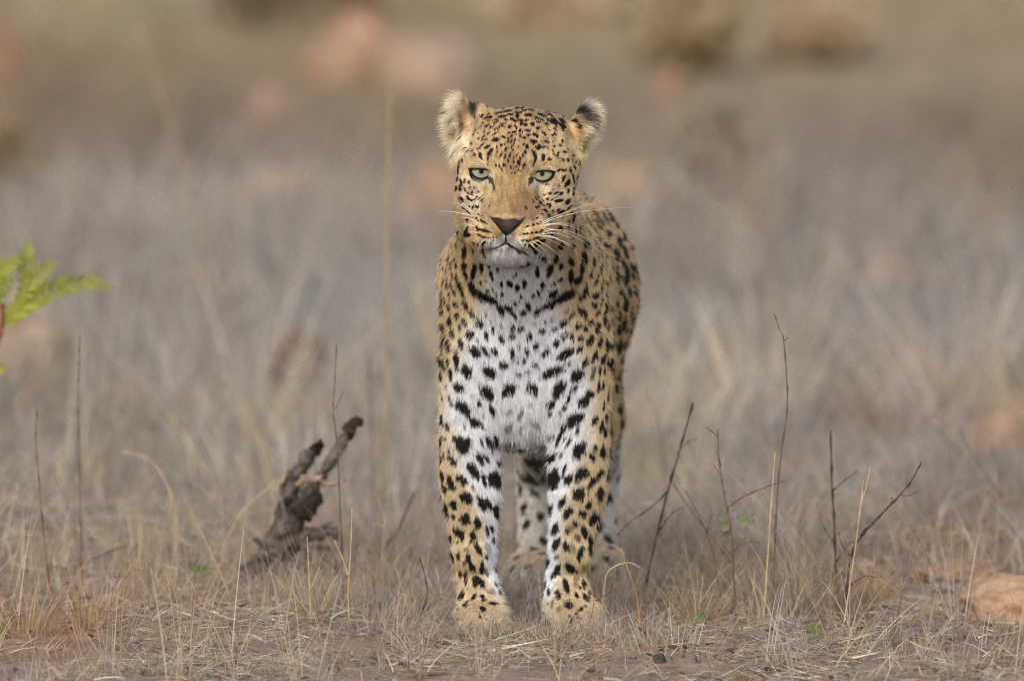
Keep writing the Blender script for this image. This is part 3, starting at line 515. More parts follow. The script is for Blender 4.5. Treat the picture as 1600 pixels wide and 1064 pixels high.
def spot_value(p, n):
    dark = np.zeros(len(p)); brown = np.zeros(len(p))
    o, ks, cell = build_hash(p)
    jit = 1+.34*vnoise(p, .0045)+.22*vnoise(p+3.1, .0018)
    for i in range(len(sp_c)):
        c = sp_c[i]; k = np.floor((c-lo)/cell).astype(int); ids = []
        for dx in (-1, 0, 1):
            for dy in (-1, 0, 1):
                base = ((k[0]+dx)*4096+(k[1]+dy))*4096+k[2]
                a, b = np.searchsorted(ks, [base-1, base+2]); ids.append(o[a:b])
        ids = np.concatenate(ids)
        if not len(ids): continue
        q = p[ids]-c
        s = (q@sp_u[i])**2+(q@sp_v[i])**2
        if i < HANDN: s = s+((q@FWD)*min(np.linalg.norm(sp_u[i]), np.linalg.norm(sp_v[i]))/4.5)**2
        s = np.sqrt(s)*jit[ids]
        if i < HANDN: ok = (n[ids]@FWD < .25)
        else: ok = (n[ids]@sp_n[i] > .2)
        f = smooth(1.16, .86, s)*ok
        if sp_d[i] < 0: brown[ids] = np.maximum(brown[ids], f*-sp_d[i])
        else: dark[ids] = np.maximum(dark[ids], f*sp_d[i])
    px, py = proj(p)
    for (bx, by, rx, ry) in BROWN:
        r2 = np.sqrt(((px-bx)/rx)**2+((py-by)/ry)**2); brown = np.maximum(brown, .55*smooth(1.2, .6, r2)*(p[:, 1] > .15))
    return dark, brown
def coat(p, n):
    c = base_colour(p, n); d, b = spot_value(p, n)
    c = c*(1-b[:, None])+BROWNC*b[:, None]
    return c*(1-d[:, None])+BLACK*d[:, None], d

# direction the hair lies in
NOSE = H(0, -150, -70)
def hair_dir(p, n):
    px, py = proj(p); q = p-NOSE
    body = np.tile(np.array([0, 1.0, -.35]), (len(p), 1))
    chest = np.stack([-(px-815)/100*.12, np.full(len(p), .15), np.full(len(p), -1.0)], 1)
    face = norm(q*np.array([1.0, .6, 1.0]))+np.array([0, .45, .15])
    legd = np.tile(np.array([0, .12, -1.0]), (len(p), 1)); legd[:, 0] = np.where(p[:, 0] < .1, .0, 0)
    chin = np.tile(np.array([0, .1, -1.0]), (len(p), 1)); chin[:, 0] = (px-795)/60*.6
    wf = smooth(.02, -.09, p[:, 1])*smooth(.48, .545, p[:, 2]); wch = smooth(.28, .14, p[:, 1])*smooth(.22, .30, p[:, 2])
    wl = smooth(.30, .22, p[:, 2])
    d = body*(1-wch[:, None])+chest*wch[:, None]
    d = d*(1-wl[:, None])+legd*wl[:, None]
    pw = (smooth(.05, .03, p[:, 2]))[:, None]; d = d*(1-pw)+np.array([0, -1, -.25])*pw
    d = d*(1-wf[:, None])+norm(face)*wf[:, None]
    wc = (smooth(378, 392, py)*wf)[:, None]; d = d*(1-wc)+norm(chin)*wc
    # ears: outward
    el = smooth(742, 728, px)*smooth(252, 235, py)*(p[:, 1] < .03)*(p[:, 2] > .6); er = smooth(882, 898, px)*smooth(252, 235, py)*(p[:, 1] < .03)*(p[:, 2] > .6)
    d = d*(1-el[:, None])+np.array([-1, -.35, -.12])*el[:, None]; d = d*(1-er[:, None])+np.array([1, -.15, -.2])*er[:, None]
    return d, wf, wl, wch, el, er
EYES = [(751.5, 270.5), (847.8, 274.0)]

def make_fur():
    ar = fA.copy(); c = tri_c
    px, py = proj(c)
    near_w = smooth(.30, .18, c[:, 1])
    facing = smooth(.5, .1, (fN*vdir).sum(1))
    facew = smooth(.02, -.06, c[:, 1])*smooth(.50, .54, c[:, 2])
    dens = 2.2e5+near_w*facing*(8.5e5+1.6e6*facew)
    for (ex, ey) in EYES:     # none on the eyes
        m = (np.abs(px-ex) < 15.5) & (np.abs(py-ey+0) < 9.5) & (c[:, 1] < -.15) & (((px-ex)/15.5)**2+((py-ey)/9)**2 < 1)
        dens[m] = 0
    m = (np.abs(px-793) < 22) & (py > 341) & (py < 368) & (np.abs(px-793) < (372-py)*.9) & (c[:, 1] < -.25); dens[m] = 0
    earw = (c[:, 2] > .66)*(np.maximum(smooth(742, 728, px), smooth(878, 894, px)))*(c[:, 1] < .05); dens = np.maximum(dens, earw*1.9e6)
    dens[c[:, 2] < .004] = 0
    cnt = rng.poisson(ar*dens); fi = np.repeat(np.arange(len(BQ)), cnt); N = len(fi)
    u, v = rng.random((N, 1)), rng.random((N, 1)); q = BQ[fi]
    def bil(A): return (A[q[:, 0]]*(1-u)+A[q[:, 1]]*u)*(1-v)+(A[q[:, 3]]*(1-u)+A[q[:, 2]]*u)*v
    p = bil(BV); n = norm(bil(BN))
    d, wf, wl, wch, el, er = hair_dir(p, n)
    d = d+(.13*np.stack([vnoise(p+k*7.7, .014) for k in range(3)], 1)+.09*np.stack([vnoise(p+k*5.1, .006) for k in range(3)], 1))*(1-.5*wf)[:, None]+rng.normal(size=(N, 3))*.09
    t = norm(d-n*(d*n).sum(1, keepdims=True))
    px, py = proj(p)
    L = np.full(N, .0105)
    mid_ = wch*smooth(118, 70, np.abs(px-815)); L = L*(1-mid_)+.0135*mid_
    L = np.where(wl > 0, L*(1-wl)+.0095*wl, L); L = L*(1-smooth(.09, .03, p[:, 2]))+.009*smooth(.09, .03, p[:, 2])
    r_n = np.linalg.norm(p-NOSE, axis=1)
    Lf = np.interp(r_n, [0, .05, .10, .17, .25], [.0035, .0045, .0065, .009, .012])
    L = L*(1-wf)+Lf*wf
    chin = smooth(384, 396, py)*wf; L = L*(1-chin)+.013*chin
    cheek = wf*np.maximum(smooth(735, 716, px), smooth(885, 903, px))*smooth(280, 330, py)*.6; L = L*(1-cheek)+.013*cheek
    ee = np.maximum(el*smooth(736, 722, px), er*smooth(893, 908, px)); L = L*(1-ee)+(.008+(.020+.004*el)*rng.random(N)**2)*ee
    L *= .75+.5*rng.random(N)
    lift = (.16+.16*rng.random(N))*(1-.15*wf)+.30*ee*rng.random(N)+.10*chin
    tt = t*np.cos(lift)[:, None]+n*np.sin(lift)[:, None]
    droop = n*-.10+np.array([0, 0, -.10])
    fly = (rng.random(N) < .035)*(1-.7*wf); tt = norm(tt+n*(fly*.22)[:, None]+rng.normal(size=(N, 3))*.15*fly[:, None]); L = L*(1+.35*fly)
    K = 4; s = np.linspace(0, 1, K)
    pts = np.stack([p+tt*(L*a)[:, None]+droop*(L*a*a)[:, None]*.9-n*(.0006*(1-a)*(1-.85*wf))[:, None] for a in s], 1)
    pts[:, :, 2] = np.maximum(pts[:, :, 2], .002)
    # the print is read half way along the hair, where it shows
    mid = p+t*(L*.5)[:, None]*.9
    col, dk = coat(mid, n)
    col = col*(1+rng.normal(size=(N, 1))*.15)*(1+wf*(.26*vnoise(np.stack([px*.26, py*.085, px*0], 1), 1.0)+.16*vnoise(np.stack([px*.12, py*.06, px*0+5], 1), 1.0))+.08*vnoise(p, .02)+.10*vnoise(p, .005)+.13*vnoise(p+t*.0, .0024))[:, None]
    bl = (rng.random(N) < .05) & (dk < .4); col[bl] *= .72
    col = np.clip(col, .004, .95)
    dsel = dens[fi]; rad = np.where(dsel > 1.5e6, .00026, np.where(dsel > 6e5, .00034, .00065))
    rad = rad*(1-.25*ee)
    prof = np.array([1.0, .95, .7, .12])
    cu = bpy.data.hair_curves.new('leopard_fur')
    cu.add_curves([K]*N)
    cu.points.foreach_set('position', pts.astype(np.float32).ravel())
    ra = cu.attributes.get('radius') or cu.attributes.new('radius', 'FLOAT', 'POINT')
    ra.data.foreach_set('value', (rad[:, None]*prof).astype(np.float32).ravel())
    a = cu.attributes.new('tint', 'FLOAT_COLOR', 'CURVE'); cc = np.ones((N, 4), np.float32); cc[:, :3] = col
    a.data.foreach_set('color', cc.ravel())
    print('hairs', N)
    return cu

leopard = empty('leopard', (.03, .30, 0))
tag(leopard, 'spotted leopard standing on dry grass and staring straight ahead', 'leopard')
vc, _ = coat(BV, BN)
tint_attr(bme, np.clip(vc*.7, .004, .9))
M_skin = mat('leopard_skin', attr='tint', rough=.8, spec=.1)
M_fur = mat('leopard_hair', attr='tint', rough=.55, spec=.22)
body = link('body', bme, M_skin, leopard)
fur = link('fur', make_fur(), M_fur, leopard); fur['kind'] = 'stuff'

# ------------------------------------------------------------------ eyes
def eye_material():
    m = bpy.data.materials.new('eye'); m.use_nodes = True; n = m.node_tree; L = n.links; b = n.nodes['Principled BSDF']
    at = n.nodes.new('ShaderNodeAttribute'); at.attribute_name = 'tint'
    L.new(at.outputs['Color'], b.inputs['Base Color']); b.inputs['Roughness'].default_value = .25; b.inputs['Coat Weight'].default_value = .03; b.inputs['Coat Roughness'].default_value = .05
    b.inputs['Specular IOR Level'].default_value = .04
    return m
M_eye = eye_material(); M_lid = mat('dark_eyelid', attr='tint', rough=.6, spec=.2)
for (ex, ey), flipx in zip(EYES, (1, -1)):
    cc, nn = cast(ex, ey)
    front = H((-47.5 if flipx > 0 else 47.5), -79, -5)
    Yf = front[1]
    ctr = P(ex, ey, Yf)+FWD*19*U
    nu, nv = 40, 56; V = []; F = []; C = []
    for i in range(nu+1):
        th = (i/nu)**1.15*PI*.62
        for j in range(nv):
            ph = 2*PI*j/nv; x, z = math.sin(th)*math.cos(ph), math.sin(th)*math.sin(ph)
            V.append(ctr+19*U*(-math.cos(th)*FWD+x*RIGHT+z*UP))
            r = math.hypot(x*19-0.6*flipx, z*19-(2.0 if flipx > 0 else 2.2))
            rr = math.hypot(x, z)*19
            if r < 3.7: col = lin(14, 13, 13)
            else:
                fib = .94+.10*math.sin(ph*23+math.sin(ph*7)*2)
                col = lin(152, 155, 139)*(1-.5*smooth(0, 8, z*19))*fib*np.interp(r, [3.7, 5.5, 10, 15], [.62, .9, 1.05, .8])  # darker towards the top: shade of the upper lid put into the iris colour
            if rr > 15.2: col = lin(24, 20, 20)
            C.append(col)
    for i in range(nu):
        for j in range(nv): F.append((i*nv+j, i*nv+(j+1) % nv, (i+1)*nv+(j+1) % nv, (i+1)*nv+j))
    me = mesh('eyeball', V, F); tint_attr(me, C)
    eye = link('eye', me, M_eye, leopard)
    # eyelids: dark rim round a flat-topped opening, tear line at the inner corner
    if flipx > 0:
        inner = [(-15.6, 4.4), (-8, 4.6), (0, 4.2), (7, 3.6), (12.8, 2.6), (14.2, .9), (12.6, -2.0), (7.5, -5.6), (0, -7.4), (-7.5, -5.2), (-12.2, -.8), (-14.8, 3.4)]
        outer = [(-20, 9.5), (-11, 14), (0, 15), (10, 13.5), (18, 8.0), (19.5, -5), (20.5, -13), (12, -9), (0, -10.6), (-10, -8.0), (-15.5, -3), (-18.2, 2)]
    else:
        inner = [(15.4, 3.2), (9, 4.6), (0, 4.9), (-8, 3.6), (-12.8, 1.2), (-13.8, -.4), (-11, -3.4), (-6, -6.6), (0, -7.6), (7, -6.2), (12, -2.6), (14.6, 1.2)]
        outer = [(20, 9.0), (11, 14), (0, 15.5), (-10, 14), (-18, 8.0), (-20, -5), (-21.5, -13), (-12, -9), (0, -10.8), (9, -9.2), (15, -5.6), (18.2, -.4)]
    def loop(pts, k=6):
        out = []; n = len(pts)
        for i in range(n):
            p0, p1, p2, p3 = (np.array(pts[(i+q) % n], float) for q in (-1, 0, 1, 2))
            for t in np.arange(k)/k:
                out.append(.5*((2*p1)+(-p0+p2)*t+(2*p0-5*p1+4*p2-p3)*t*t+(-p0+3*p1-3*p2+p3)*t**3))
        return np.array(out)
    li, lo_ = loop(inner), loop(outer); V = []; F = []; CL = []; n = len(li); R = 10
    for r in range(R+1):
        t = r/R
        for i in range(n):
            x, z = li[i]*(1-t)+lo_[i]*t
            dd = math.hypot(x-li[i][0], z-li[i][1]); CL.append(lin(30, 25, 25) if (dd < 2.6 or lo_[i][1] < 7.5) else (lin(150, 128, 96) if dd > 4 else lin(78, 66, 54)))
            rr = min(math.hypot(x, z), 18.4)
            ys = 19-math.sqrt(19*19-rr*rr)            # eyeball bulge behind the front
            bulge = .9+2.6*(1 if z > 2 else .5)*math.sin(min(t*1.6, 1)*PI*.5)
            yl = min(ys, 9.5)*(.55 if z > 6 else 1)-bulge if r else ys+.6
            V.append(ctr-FWD*19*U+FWD*yl*U+RIGHT*x*U+UP*z*U)
    for r in range(R):
        for i in range(n): F.append((r*n+i, r*n+(i+1) % n, (r+1)*n+(i+1) % n, (r+1)*n+i))
    lme = mesh('eyelid', V, F); tint_attr(lme, CL); link('eyelid', lme, M_lid, eye)

# ------------------------------------------------------------------ nose leather
def patch(outline, step, off, dome, colour):
    o = np.array(outline, float); V = []; C = []; idx = {}; F = []
    x0, y0 = o.min(0)-step; x1, y1 = o.max(0)+step
    def inside(x, y):
        r = False; j = len(o)-1
        for i in range(len(o)):
            if (o[i, 1] > y) != (o[j, 1] > y) and x < (o[j, 0]-o[i, 0])*(y-o[i, 1])/(o[j, 1]-o[i, 1])+o[i, 0]: r = not r
            j = i
        return r
    def edge(x, y):
        best = 99
        for i in range(len(o)):
            a, b = o[i-1], o[i]; ab = b-a; t = np.clip(((np.array([x, y])-a)@ab)/(ab@ab), 0, 1); best = min(best, np.linalg.norm(a+t*ab-(x, y)))
        return best
    nx, ny = int((x1-x0)/step)+1, int((y1-y0)/step)+1
    for i in range(nx):
        for j in range(ny):
            x, y = x0+i*step, y0+j*step
            if not inside(x, y): continue
            c, nn = cast(x, y)
            if c is None: continue
            ed = edge(x, y); h = off+dome*(1-math.exp(-ed/3.0)); h -= 2.0*U*math.exp(-ed/.8)
            idx[(i, j)] = len(V); V.append(c-FWD*h); C.append(colour(x, y, ed))
    for (i, j) in list(idx):
        q = [(i, j), (i, j+1), (i+1, j+1), (i+1, j)]
        if all(k in idx for k in q): F.append([idx[k] for k in q])
    me = mesh('nose', V, F); tint_attr(me, C); return me
def noser(x, y, ed):
    a = math.hypot((x-809.0+(y-352)*.3)/6.5, (y-351-(809-x)*.45)/3.6); b = math.hypot((x-774.5-(y-352)*.3)/6.0, (y-351+(774.5-x)*.45)/3.4)
    k = max(0, 1-min(a, b))
    c = lin(54, 43, 42)*(1-smooth(0, 10, abs(x-792))*.25)
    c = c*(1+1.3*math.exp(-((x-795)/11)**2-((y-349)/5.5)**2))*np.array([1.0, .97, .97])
    if abs(x-790.3) < .8 and y > 352: c = c*.5
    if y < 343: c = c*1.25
    bz = max(0, 1-max(0, (ed-.2)/5.5))*smooth(343, 350, y)*smooth(2, 10, abs(x-791.5)); c = c*(1-.85*bz)
    c = c*(1-k*.0) if k == 0 else c*(1-min(1, k*2.2))+lin(10, 8, 8)*min(1, k*2.2)
    return c*(.9+.2*random.random())
px_ = lambda L: [(680+x/10.64, 320+y/10.64) for x, y in L]
nose_me = patch(px_([(895, 150), (945, 205), (1050, 208), (1130, 240), (1170, 246), (1220, 240), (1310, 224), (1405, 255), (1495, 190), (1502, 218), (1430, 315), (1300, 440), (1200, 520), (1165, 520), (1095, 445), (1000, 325), (925, 245)]), .55, .0022, .0024, noser)
link('nose', nose_me, mat('nose_leather', attr='tint', rough=.5, spec=.3, bump=.5, bump_scale=900), leopard)

# ------------------------------------------------------------------ whiskers and brow hairs
def tube(pts, radii, sides=5):
    pts = np.array(pts, float); V = []; F = []; n = len(pts)
    for i in range(n):
        t = norm(pts[min(i+1, n-1)]-pts[max(i-1, 0)]); a = np.cross(t, [0.31, .9, .3]); a = norm(a); b = np.cross(t, a)
        for k in range(sides):
            an = 2*PI*k/sides; V.append(pts[i]+radii[i]*(math.cos(an)*a+math.sin(an)*b))
    for i in range(n-1):
        for k in range(sides): F.append((i*sides+k, i*sides+(k+1) % sides, (i+1)*sides+(k+1) % sides, (i+1)*sides+k))
    F.append(tuple(range(sides))[::-1]); F.append(tuple((n-1)*sides+k for k in range(sides)))
    return V, F
M_wh = mat('whisker', lin(236, 234, 228), .35, spec=.5)
WH = [((842, 349), (900, 326), (928, 318)), ((846, 350), (910, 331), (990, 325)), ((848, 352), (880, 349), (903, 356)), ((850, 358), (890, 366), (930, 393)), ((846, 366), (885, 369), (908, 395)),
      ((845, 367), (890, 382), (900, 400)), ((832, 366), (860, 375), (890, 393)), ((836, 374), (865, 392), (878, 410)), ((830, 376), (850, 390), (862, 405)), ((826, 378), (842, 392), (853, 404)), ((850, 362), (890, 362), (935, 385)),
      ((848, 354), (885, 352), (925, 372)), ((828, 379), (835, 388), (840, 394)), ((852, 368), (880, 378), (915, 408)),
      ((742, 339), (722, 322), (704, 315)), ((740, 338), (705, 331), (682, 331)), ((743, 346), (725, 340), (712, 345)), ((743, 355), (732, 351), (722, 350)), ((748, 364), (735, 363), (725, 366)),
      ((750, 370), (742, 377), (735, 381)), ((752, 372), (745, 380), (738, 392)), ((755, 374), (750, 385), (746, 398)), ((741, 334), (728, 322), (716, 310))]
for a, b, c in WH:
    p0, n0 = cast(*a)
    if p0 is None: continue
    out = 1 if a[0] > 795 else -1
    p1 = P(*b, p0[1]+.0+.03*(abs(b[0]-a[0])/60)); p2 = P(*c, p0[1]+.02+.07*(abs(c[0]-a[0])/90)); p1 = p1*2-.5*(p0+p2)
    ts = np.linspace(0, 1, 10); pts = [(1-t)**2*p0+2*t*(1-t)*p1+t*t*p2 for t in ts]
    pts[0] = pts[0]+(-n0*.002)
    V, F = tube(pts, [.00048*(1-.85*t)+.00006 for t in ts])
    link('whisker', mesh('whisker', V, F), M_wh, leopard)
BROWH = [((745, 262), (738, 258), (732, 262)), ((752, 261), (745, 255), (736, 256)), ((756, 262), (750, 258), (742, 258)), ((848, 264), (858, 261), (868, 268)), ((852, 263), (864, 262), (872, 270)), ((856, 264), (866, 266), (871, 272))]
for a, b, c in BROWH:
    p0, n0 = cast(*a)
    if p0 is None: continue
    p1 = P(*b, p0[1]-.012); p2 = P(*c, p0[1]-.014); p1 = p1*2-.5*(p0+p2)
    ts = np.linspace(0, 1, 7); pts = [(1-t)**2*p0+2*t*(1-t)*p1+t*t*p2 for t in ts]
    V, F = tube(pts, [.00032*(1-.8*t)+.00005 for t in ts], 4)
    link('brow_hair', mesh('brow_hair', V, F), M_wh, leopard)
# ================================================================== GROUND
def srgb_rows(rows):
    return [(np.array([r[0] for r in rows], float)), np.array([lin(*r[1:]) for r in rows])]
BASE = srgb_rows([(0, 158, 141, 115), (120, 147, 130, 107), (230, 134, 119, 104), (350, 135, 126, 121), (480, 140, 134, 131), (620, 141, 134, 128), (760, 140, 129, 120), (900, 146, 127, 112), (1064, 150, 130, 116)])
PATCH = [  # patches of bare red earth, dark growth and pale grass, with their colour: x, y, rx, ry, colour, strength
 (1115, 352, 70, 24, (112, 88, 84), .8), (130, 375, 120, 30, (120, 98, 92), .8), (1480, 655, 200, 22, (146, 120, 106), .7), (1540, 845, 130, 30, (148, 118, 98), .7), (1420, 860, 90, 22, (146, 112, 92), .5),
 (1230, 905, 100, 18, (120, 92, 78), .5), (240, 960, 150, 30, (150, 120, 98), .6), (60, 990, 120, 40, (158, 118, 90), .6), (1450, 990, 160, 36, (126, 104, 96), .7), (560, 935, 50, 14, (150, 108, 82), .6),
 (450, 12, 130, 40, (100, 86, 72), .9), (1075, 50, 80, 60, (112, 95, 70), .9), (870, 12, 90, 40, (186, 164, 130), .95), (1400, 90, 260, 70, (156, 138, 117), .7), (240, 40, 60, 60, (148, 134, 108), .6),
 (1540, 250, 120, 90, (130, 115, 100), .6), (820, 90, 100, 50, (152, 136, 106), .6), (330, 200, 90, 60, (120, 106, 94), .6), (110, 200, 120, 80, (130, 112, 98), .5), (390, 440, 160, 60, (138, 134, 130), .7),
 (1300, 460, 240, 60, (128, 122, 117), .6), (1100, 480, 60, 50, (152, 147, 140), .6), (980, 650, 60, 30, (158, 142, 124), .6), (200, 640, 160, 40, (150, 138, 122), .6), (1010, 740, 50, 16, (140, 142, 104), .5), (1180, 180, 120, 60, (144, 130, 110), .5),
 (700, 230, 160, 40, (142, 126, 104), .5), (1270, 330, 160, 60, (126, 116, 112), .6)]
def land_colour(p, jitter=True):
    px, py = proj(p); py = np.where(p[:, 1] < -8, 1064, py); px = np.where(p[:, 1] < -8, 800, px)
    py = np.maximum(py, -40)
    c = np.stack([np.interp(py, BASE[0], BASE[1][:, k]) for k in range(3)], 1)
    for (x, y, rx, ry, col, st) in PATCH:
        f = (min(1, st*1.2)*smooth(1.4, .35, np.sqrt(((px-x)/rx)**2+((py-y)/ry)**2)))[:, None]; c = c*(1-f)+lin(*col)*f
    return c*np.array([.965, 1.0, .965])
def hgt(x, y):
    p = np.stack([x, y, np.zeros_like(x)], 1)
    a = .016*vnoise(p, .35)+.010*vnoise(p+5, .11)+.004*vnoise(p+9, .035)
    m = np.clip((np.hypot((x-.04)/.26, (y-.3)/.62)-.75)/.6, 0, 1)
    far_ = np.clip((np.hypot(x, y-5)-60)/300, 0, 1)
    b = .06*vnoise(p+2, 3.0)*np.clip((y-3)/6, 0, 1)*(y < 80)
    return (a*(m*.9+.1)+b)*(1-far_)+6*far_*far_*(.5+.5*vnoise(p+1, 160))
gx = np.concatenate([-np.geomspace(900, 2.6, 46), np.linspace(-2.5, 2.5, 200), np.geomspace(2.6, 900, 46)])
gy = np.concatenate([-16.7-np.geomspace(500, .6, 24), np.linspace(-16.5, -2.2, 40), np.linspace(-2.0, 3.0, 200), np.linspace(3.1, 24, 150), np.geomspace(24.4, 1500, 50)])
XX, YY = np.meshgrid(gx, gy, indexing='ij'); nx, ny = len(gx), len(gy)
GV = np.stack([XX.ravel(), YY.ravel(), hgt(XX.ravel(), YY.ravel())], 1)
ii, jj = np.meshgrid(np.arange(nx-1), np.arange(ny-1), indexing='ij'); b0 = (ii*ny+jj).ravel()
GQ = np.stack([b0, b0+ny, b0+ny+1, b0+1], 1)
gme = mesh_np('ground', GV, GQ.ravel(), np.arange(len(GQ))*4, np.full(len(GQ), 4))
tint_attr(gme, land_colour(GV)*.95)
M_soil = mat('dry_earth', attr='tint', rough=.95, spec=.1, noise_scale=9, noise_amt=.30, bump=.9, bump_scale=70)
ground = tag(link('ground', gme, M_soil), kind='structure')

# ================================================================== GRASS (stuff)
def blades(base, vec, bend, width, colours, segs=3):
    N = len(base); t = np.linspace(0, 1, segs+1)
    side = norm(np.cross(vec, rng.normal(size=(N, 3))))
    ctr = [base+vec*a+bend*(a*a) for a in t]
    V = []
    for k, a in enumerate(t[:-1]):
        wd = (width*(1-.75*a**1.5))[:, None]*.5
        V += [ctr[k]-side*wd, ctr[k]+side*wd]
    V.append(ctr[-1]); V = np.stack(V, 1); m = V.shape[1]
    off = (np.arange(N)*m)[:, None]
    q = np.concatenate([np.array([2*k, 2*k+1, 2*k+3, 2*k+2]) for k in range(segs-1)]+[np.array([m-3, m-2, m-1])])
    loops = (off+q).ravel()
    tot = np.tile(np.array([4]*(segs-1)+[3]), N); st = np.concatenate([[0], np.cumsum(tot)[:-1]])
    C = np.repeat(colours, m, 0)
    return V.reshape(-1, 3), loops, st, tot, C
M_grass = mat('dry_grass_blade', attr='tint', rough=.75, spec=.15, transl=.25)
def blade_object(name, *args, parent=None, segs=3):
    V, l, s, t, C = blades(*args, segs=segs)
    me = mesh_np(name, V, l, s, t, False); tint_attr(me, C)
    return link(name, me, M_grass, parent)
def tone(c, N, amt=.16, mix=None):
    r = np.tile(c, (N, 1)) if c.ndim == 1 else c.copy()
    r *= (1+rng.normal(size=(N, 1))*amt); r *= 1+rng.normal(size=(N, 3))*.03
    return np.clip(r, .01, .8)
def on_leopard(x, y, pad=.0):
    m = np.zeros(len(x), bool)
    for (cx, cy, r) in ((-.042, -.01, .05), (.092, -.01, .055), (.036, .72, .05), (.142, .82, .05)): m |= ((x-cx)**2+(y-cy)**2*.6) < (r+pad)**2
    return m
# fallen straw
N = 190000
y = -1.6+3.6*rng.random(N)**1.05; x = (rng.random(N)*2-1)*1.25
k = ~on_leopard(x, y); x, y = x[k], y[k]; N = len(x)
dn = vnoise(np.stack([x, y, x*0], 1), .22); dn = dn+.5*vnoise(np.stack([x, y, x*0+6], 1), .07); k = rng.random(N) < .46+.70*dn-.2*(x > .5); x, y = x[k], y[k]; N = len(x)
az = rng.random(N)*2*PI; Ln = .012+.065*rng.random(N)**2.4; el = np.abs(rng.normal(size=N))*.22
vec = np.stack([np.cos(az)*np.cos(el), np.sin(az)*np.cos(el), np.sin(el)], 1)*Ln[:, None]
base = np.stack([x, y, hgt(x, y)+.001+.012*rng.random(N)**2], 1)
bend = rng.normal(size=(N, 3))*Ln[:, None]*.15; bend[:, 2] -= .3*np.abs(vec[:, 2])
pal = np.array([lin(184, 173, 156), lin(188, 173, 144), lin(164, 155, 143), lin(146, 129, 113), lin(174, 168, 161), lin(108, 92, 80), lin(204, 195, 178)])
colr = tone(pal[rng.choice(7, N, p=[.2, .13, .2, .13, .18, .07, .09])], N, .22)
tag(blade_object('fallen_straw', base, vec, bend, .0008+.0022*rng.random(N)**2.5, colr), kind='stuff')

N = 2600
x, y = (rng.random(N)*2-1)*1.2, -1.2+2.8*rng.random(N); k = ~on_leopard(x, y); x, y = x[k], y[k]; N = len(x)
az = rng.random(N)*2*PI; el_ = np.abs(rng.normal(size=N))*.3; Ln = .008+.016*rng.random(N)
vec = np.stack([np.cos(az)*np.cos(el_), np.sin(az)*np.cos(el_), np.sin(el_)], 1)*Ln[:, None]
pal = np.array([lin(128, 104, 84), lin(142, 122, 102), lin(104, 88, 78), lin(160, 146, 128), lin(132, 110, 92)])
tag(blade_object('leaf_litter', np.stack([x, y, hgt(x, y)+.004+.008*rng.random(N)], 1), vec, np.stack([0*x, 0*x, -.4*vec[:, 2]], 1), .004+.006*rng.random(N), tone(pal[rng.integers(0, 5, N)], N, .2)), kind='stuff')

def clumps(name, nc, fx, fy, per, hmin, hmax, wmin, wmax, rad, dark=1.0, pale=.5, keep=None, lean=.35, segs=3, hfun=None):
    cx, cy = fx(nc), fy(nc)
    if keep is not None: k = keep(cx, cy); cx, cy = cx[k], cy[k]
    nc = len(cx); cnt = rng.poisson(per*(.4+1.2*rng.random(nc))); idx = np.repeat(np.arange(nc), cnt); N = len(idx)
    a = rng.random(N)*2*PI; r = rad*np.sqrt(rng.random(N))*(.4+.9*rng.random(nc))[idx]
    x, y = cx[idx]+np.cos(a)*r, cy[idx]+np.sin(a)*r
    k = ~on_leopard(x, y, .006); x, y, a, idx = x[k], y[k], a[k], idx[k]; N = len(x)
    hc = (hmin+(hmax-hmin)*rng.random(nc)**1.6)[idx]; h = hc*(.35+.75*rng.random(N))*(hfun(x, y) if hfun else 1)
    cl = (rng.normal(size=(nc, 2))*.18)[idx]
    ln = np.stack([np.cos(a)*lean*rng.random(N)+cl[:, 0], np.sin(a)*lean*rng.random(N)+cl[:, 1]], 1)
    vec = np.stack([ln[:, 0]*h, ln[:, 1]*h, h], 1)
    bend = np.stack([ln[:, 0]*h*rng.random(N), ln[:, 1]*h*rng.random(N), -h*.35*rng.random(N)**2], 1)
    base = np.stack([x, y, hgt(x, y)-.003], 1)
    c = land_colour(base)*dark
    gc = np.array([lin(206, 198, 184), lin(200, 184, 150), lin(176, 172, 168), lin(138, 124, 110)])[rng.choice(4, nc, p=[.30, .16, .36, .18])][idx]
    f = np.clip(pale*(.2+1.5*rng.random(nc)**1.5), 0, 1)[idx][:, None]
    c = tone(c*1.15*(1-f)+gc*f, N, .13)
    return tag(blade_object(name, base, vec, bend, wmin+(wmax-wmin)*rng.random(N), c, segs=segs), kind='stuff')
U1 = lambda a, b: (lambda n: a+(b-a)*rng.random(n))
U2 = lambda a, b, e: (lambda n: a+(b-a)*rng.random(n)**e)
def thin(cx, cy): return (vnoise(np.stack([cx, cy, cx*0], 1), .3)+.5*vnoise(np.stack([cx, cy, cx*0+4], 1), .1) > -.05-.2*(cx < -.25)) | (rng.random(len(cx)) < .18)
clumps('short_grass', 2700, U1(-1.2, 1.2), U1(-1.1, 1.3), 7, .012, .085, .0008, .0018, .035, 1.05, .65, thin, .7)
clumps('short_grass', 3000, U1(-1.7, 1.7), U2(.9, 5.5, 1.1), 9, .03, .15, .0011, .0024, .05, 1.02, .7, None, .6)
clumps('standing_straw', 620, U1(-1.2, 1.2), U1(-.9, 1.3), 3.2, .06, .24, .0010, .0020, .03, 1.1, .75, lambda x, y: (np.abs(x-.03) > .20) | (y < -.2) & (rng.random(len(x)) < .25), .35, segs=5)
clumps('paw_grass', 520, U1(-.17, .26), U1(-.26, -.06), 7, .012, .075, .0008, .0016, .02, 1.0, .7, None, .6)
clumps('paw_grass', 1300, U1(-.4, .45), U1(.08, 1.3), 9, .02, .13, .0009, .0018, .03, 1.0, .7, None, .6)
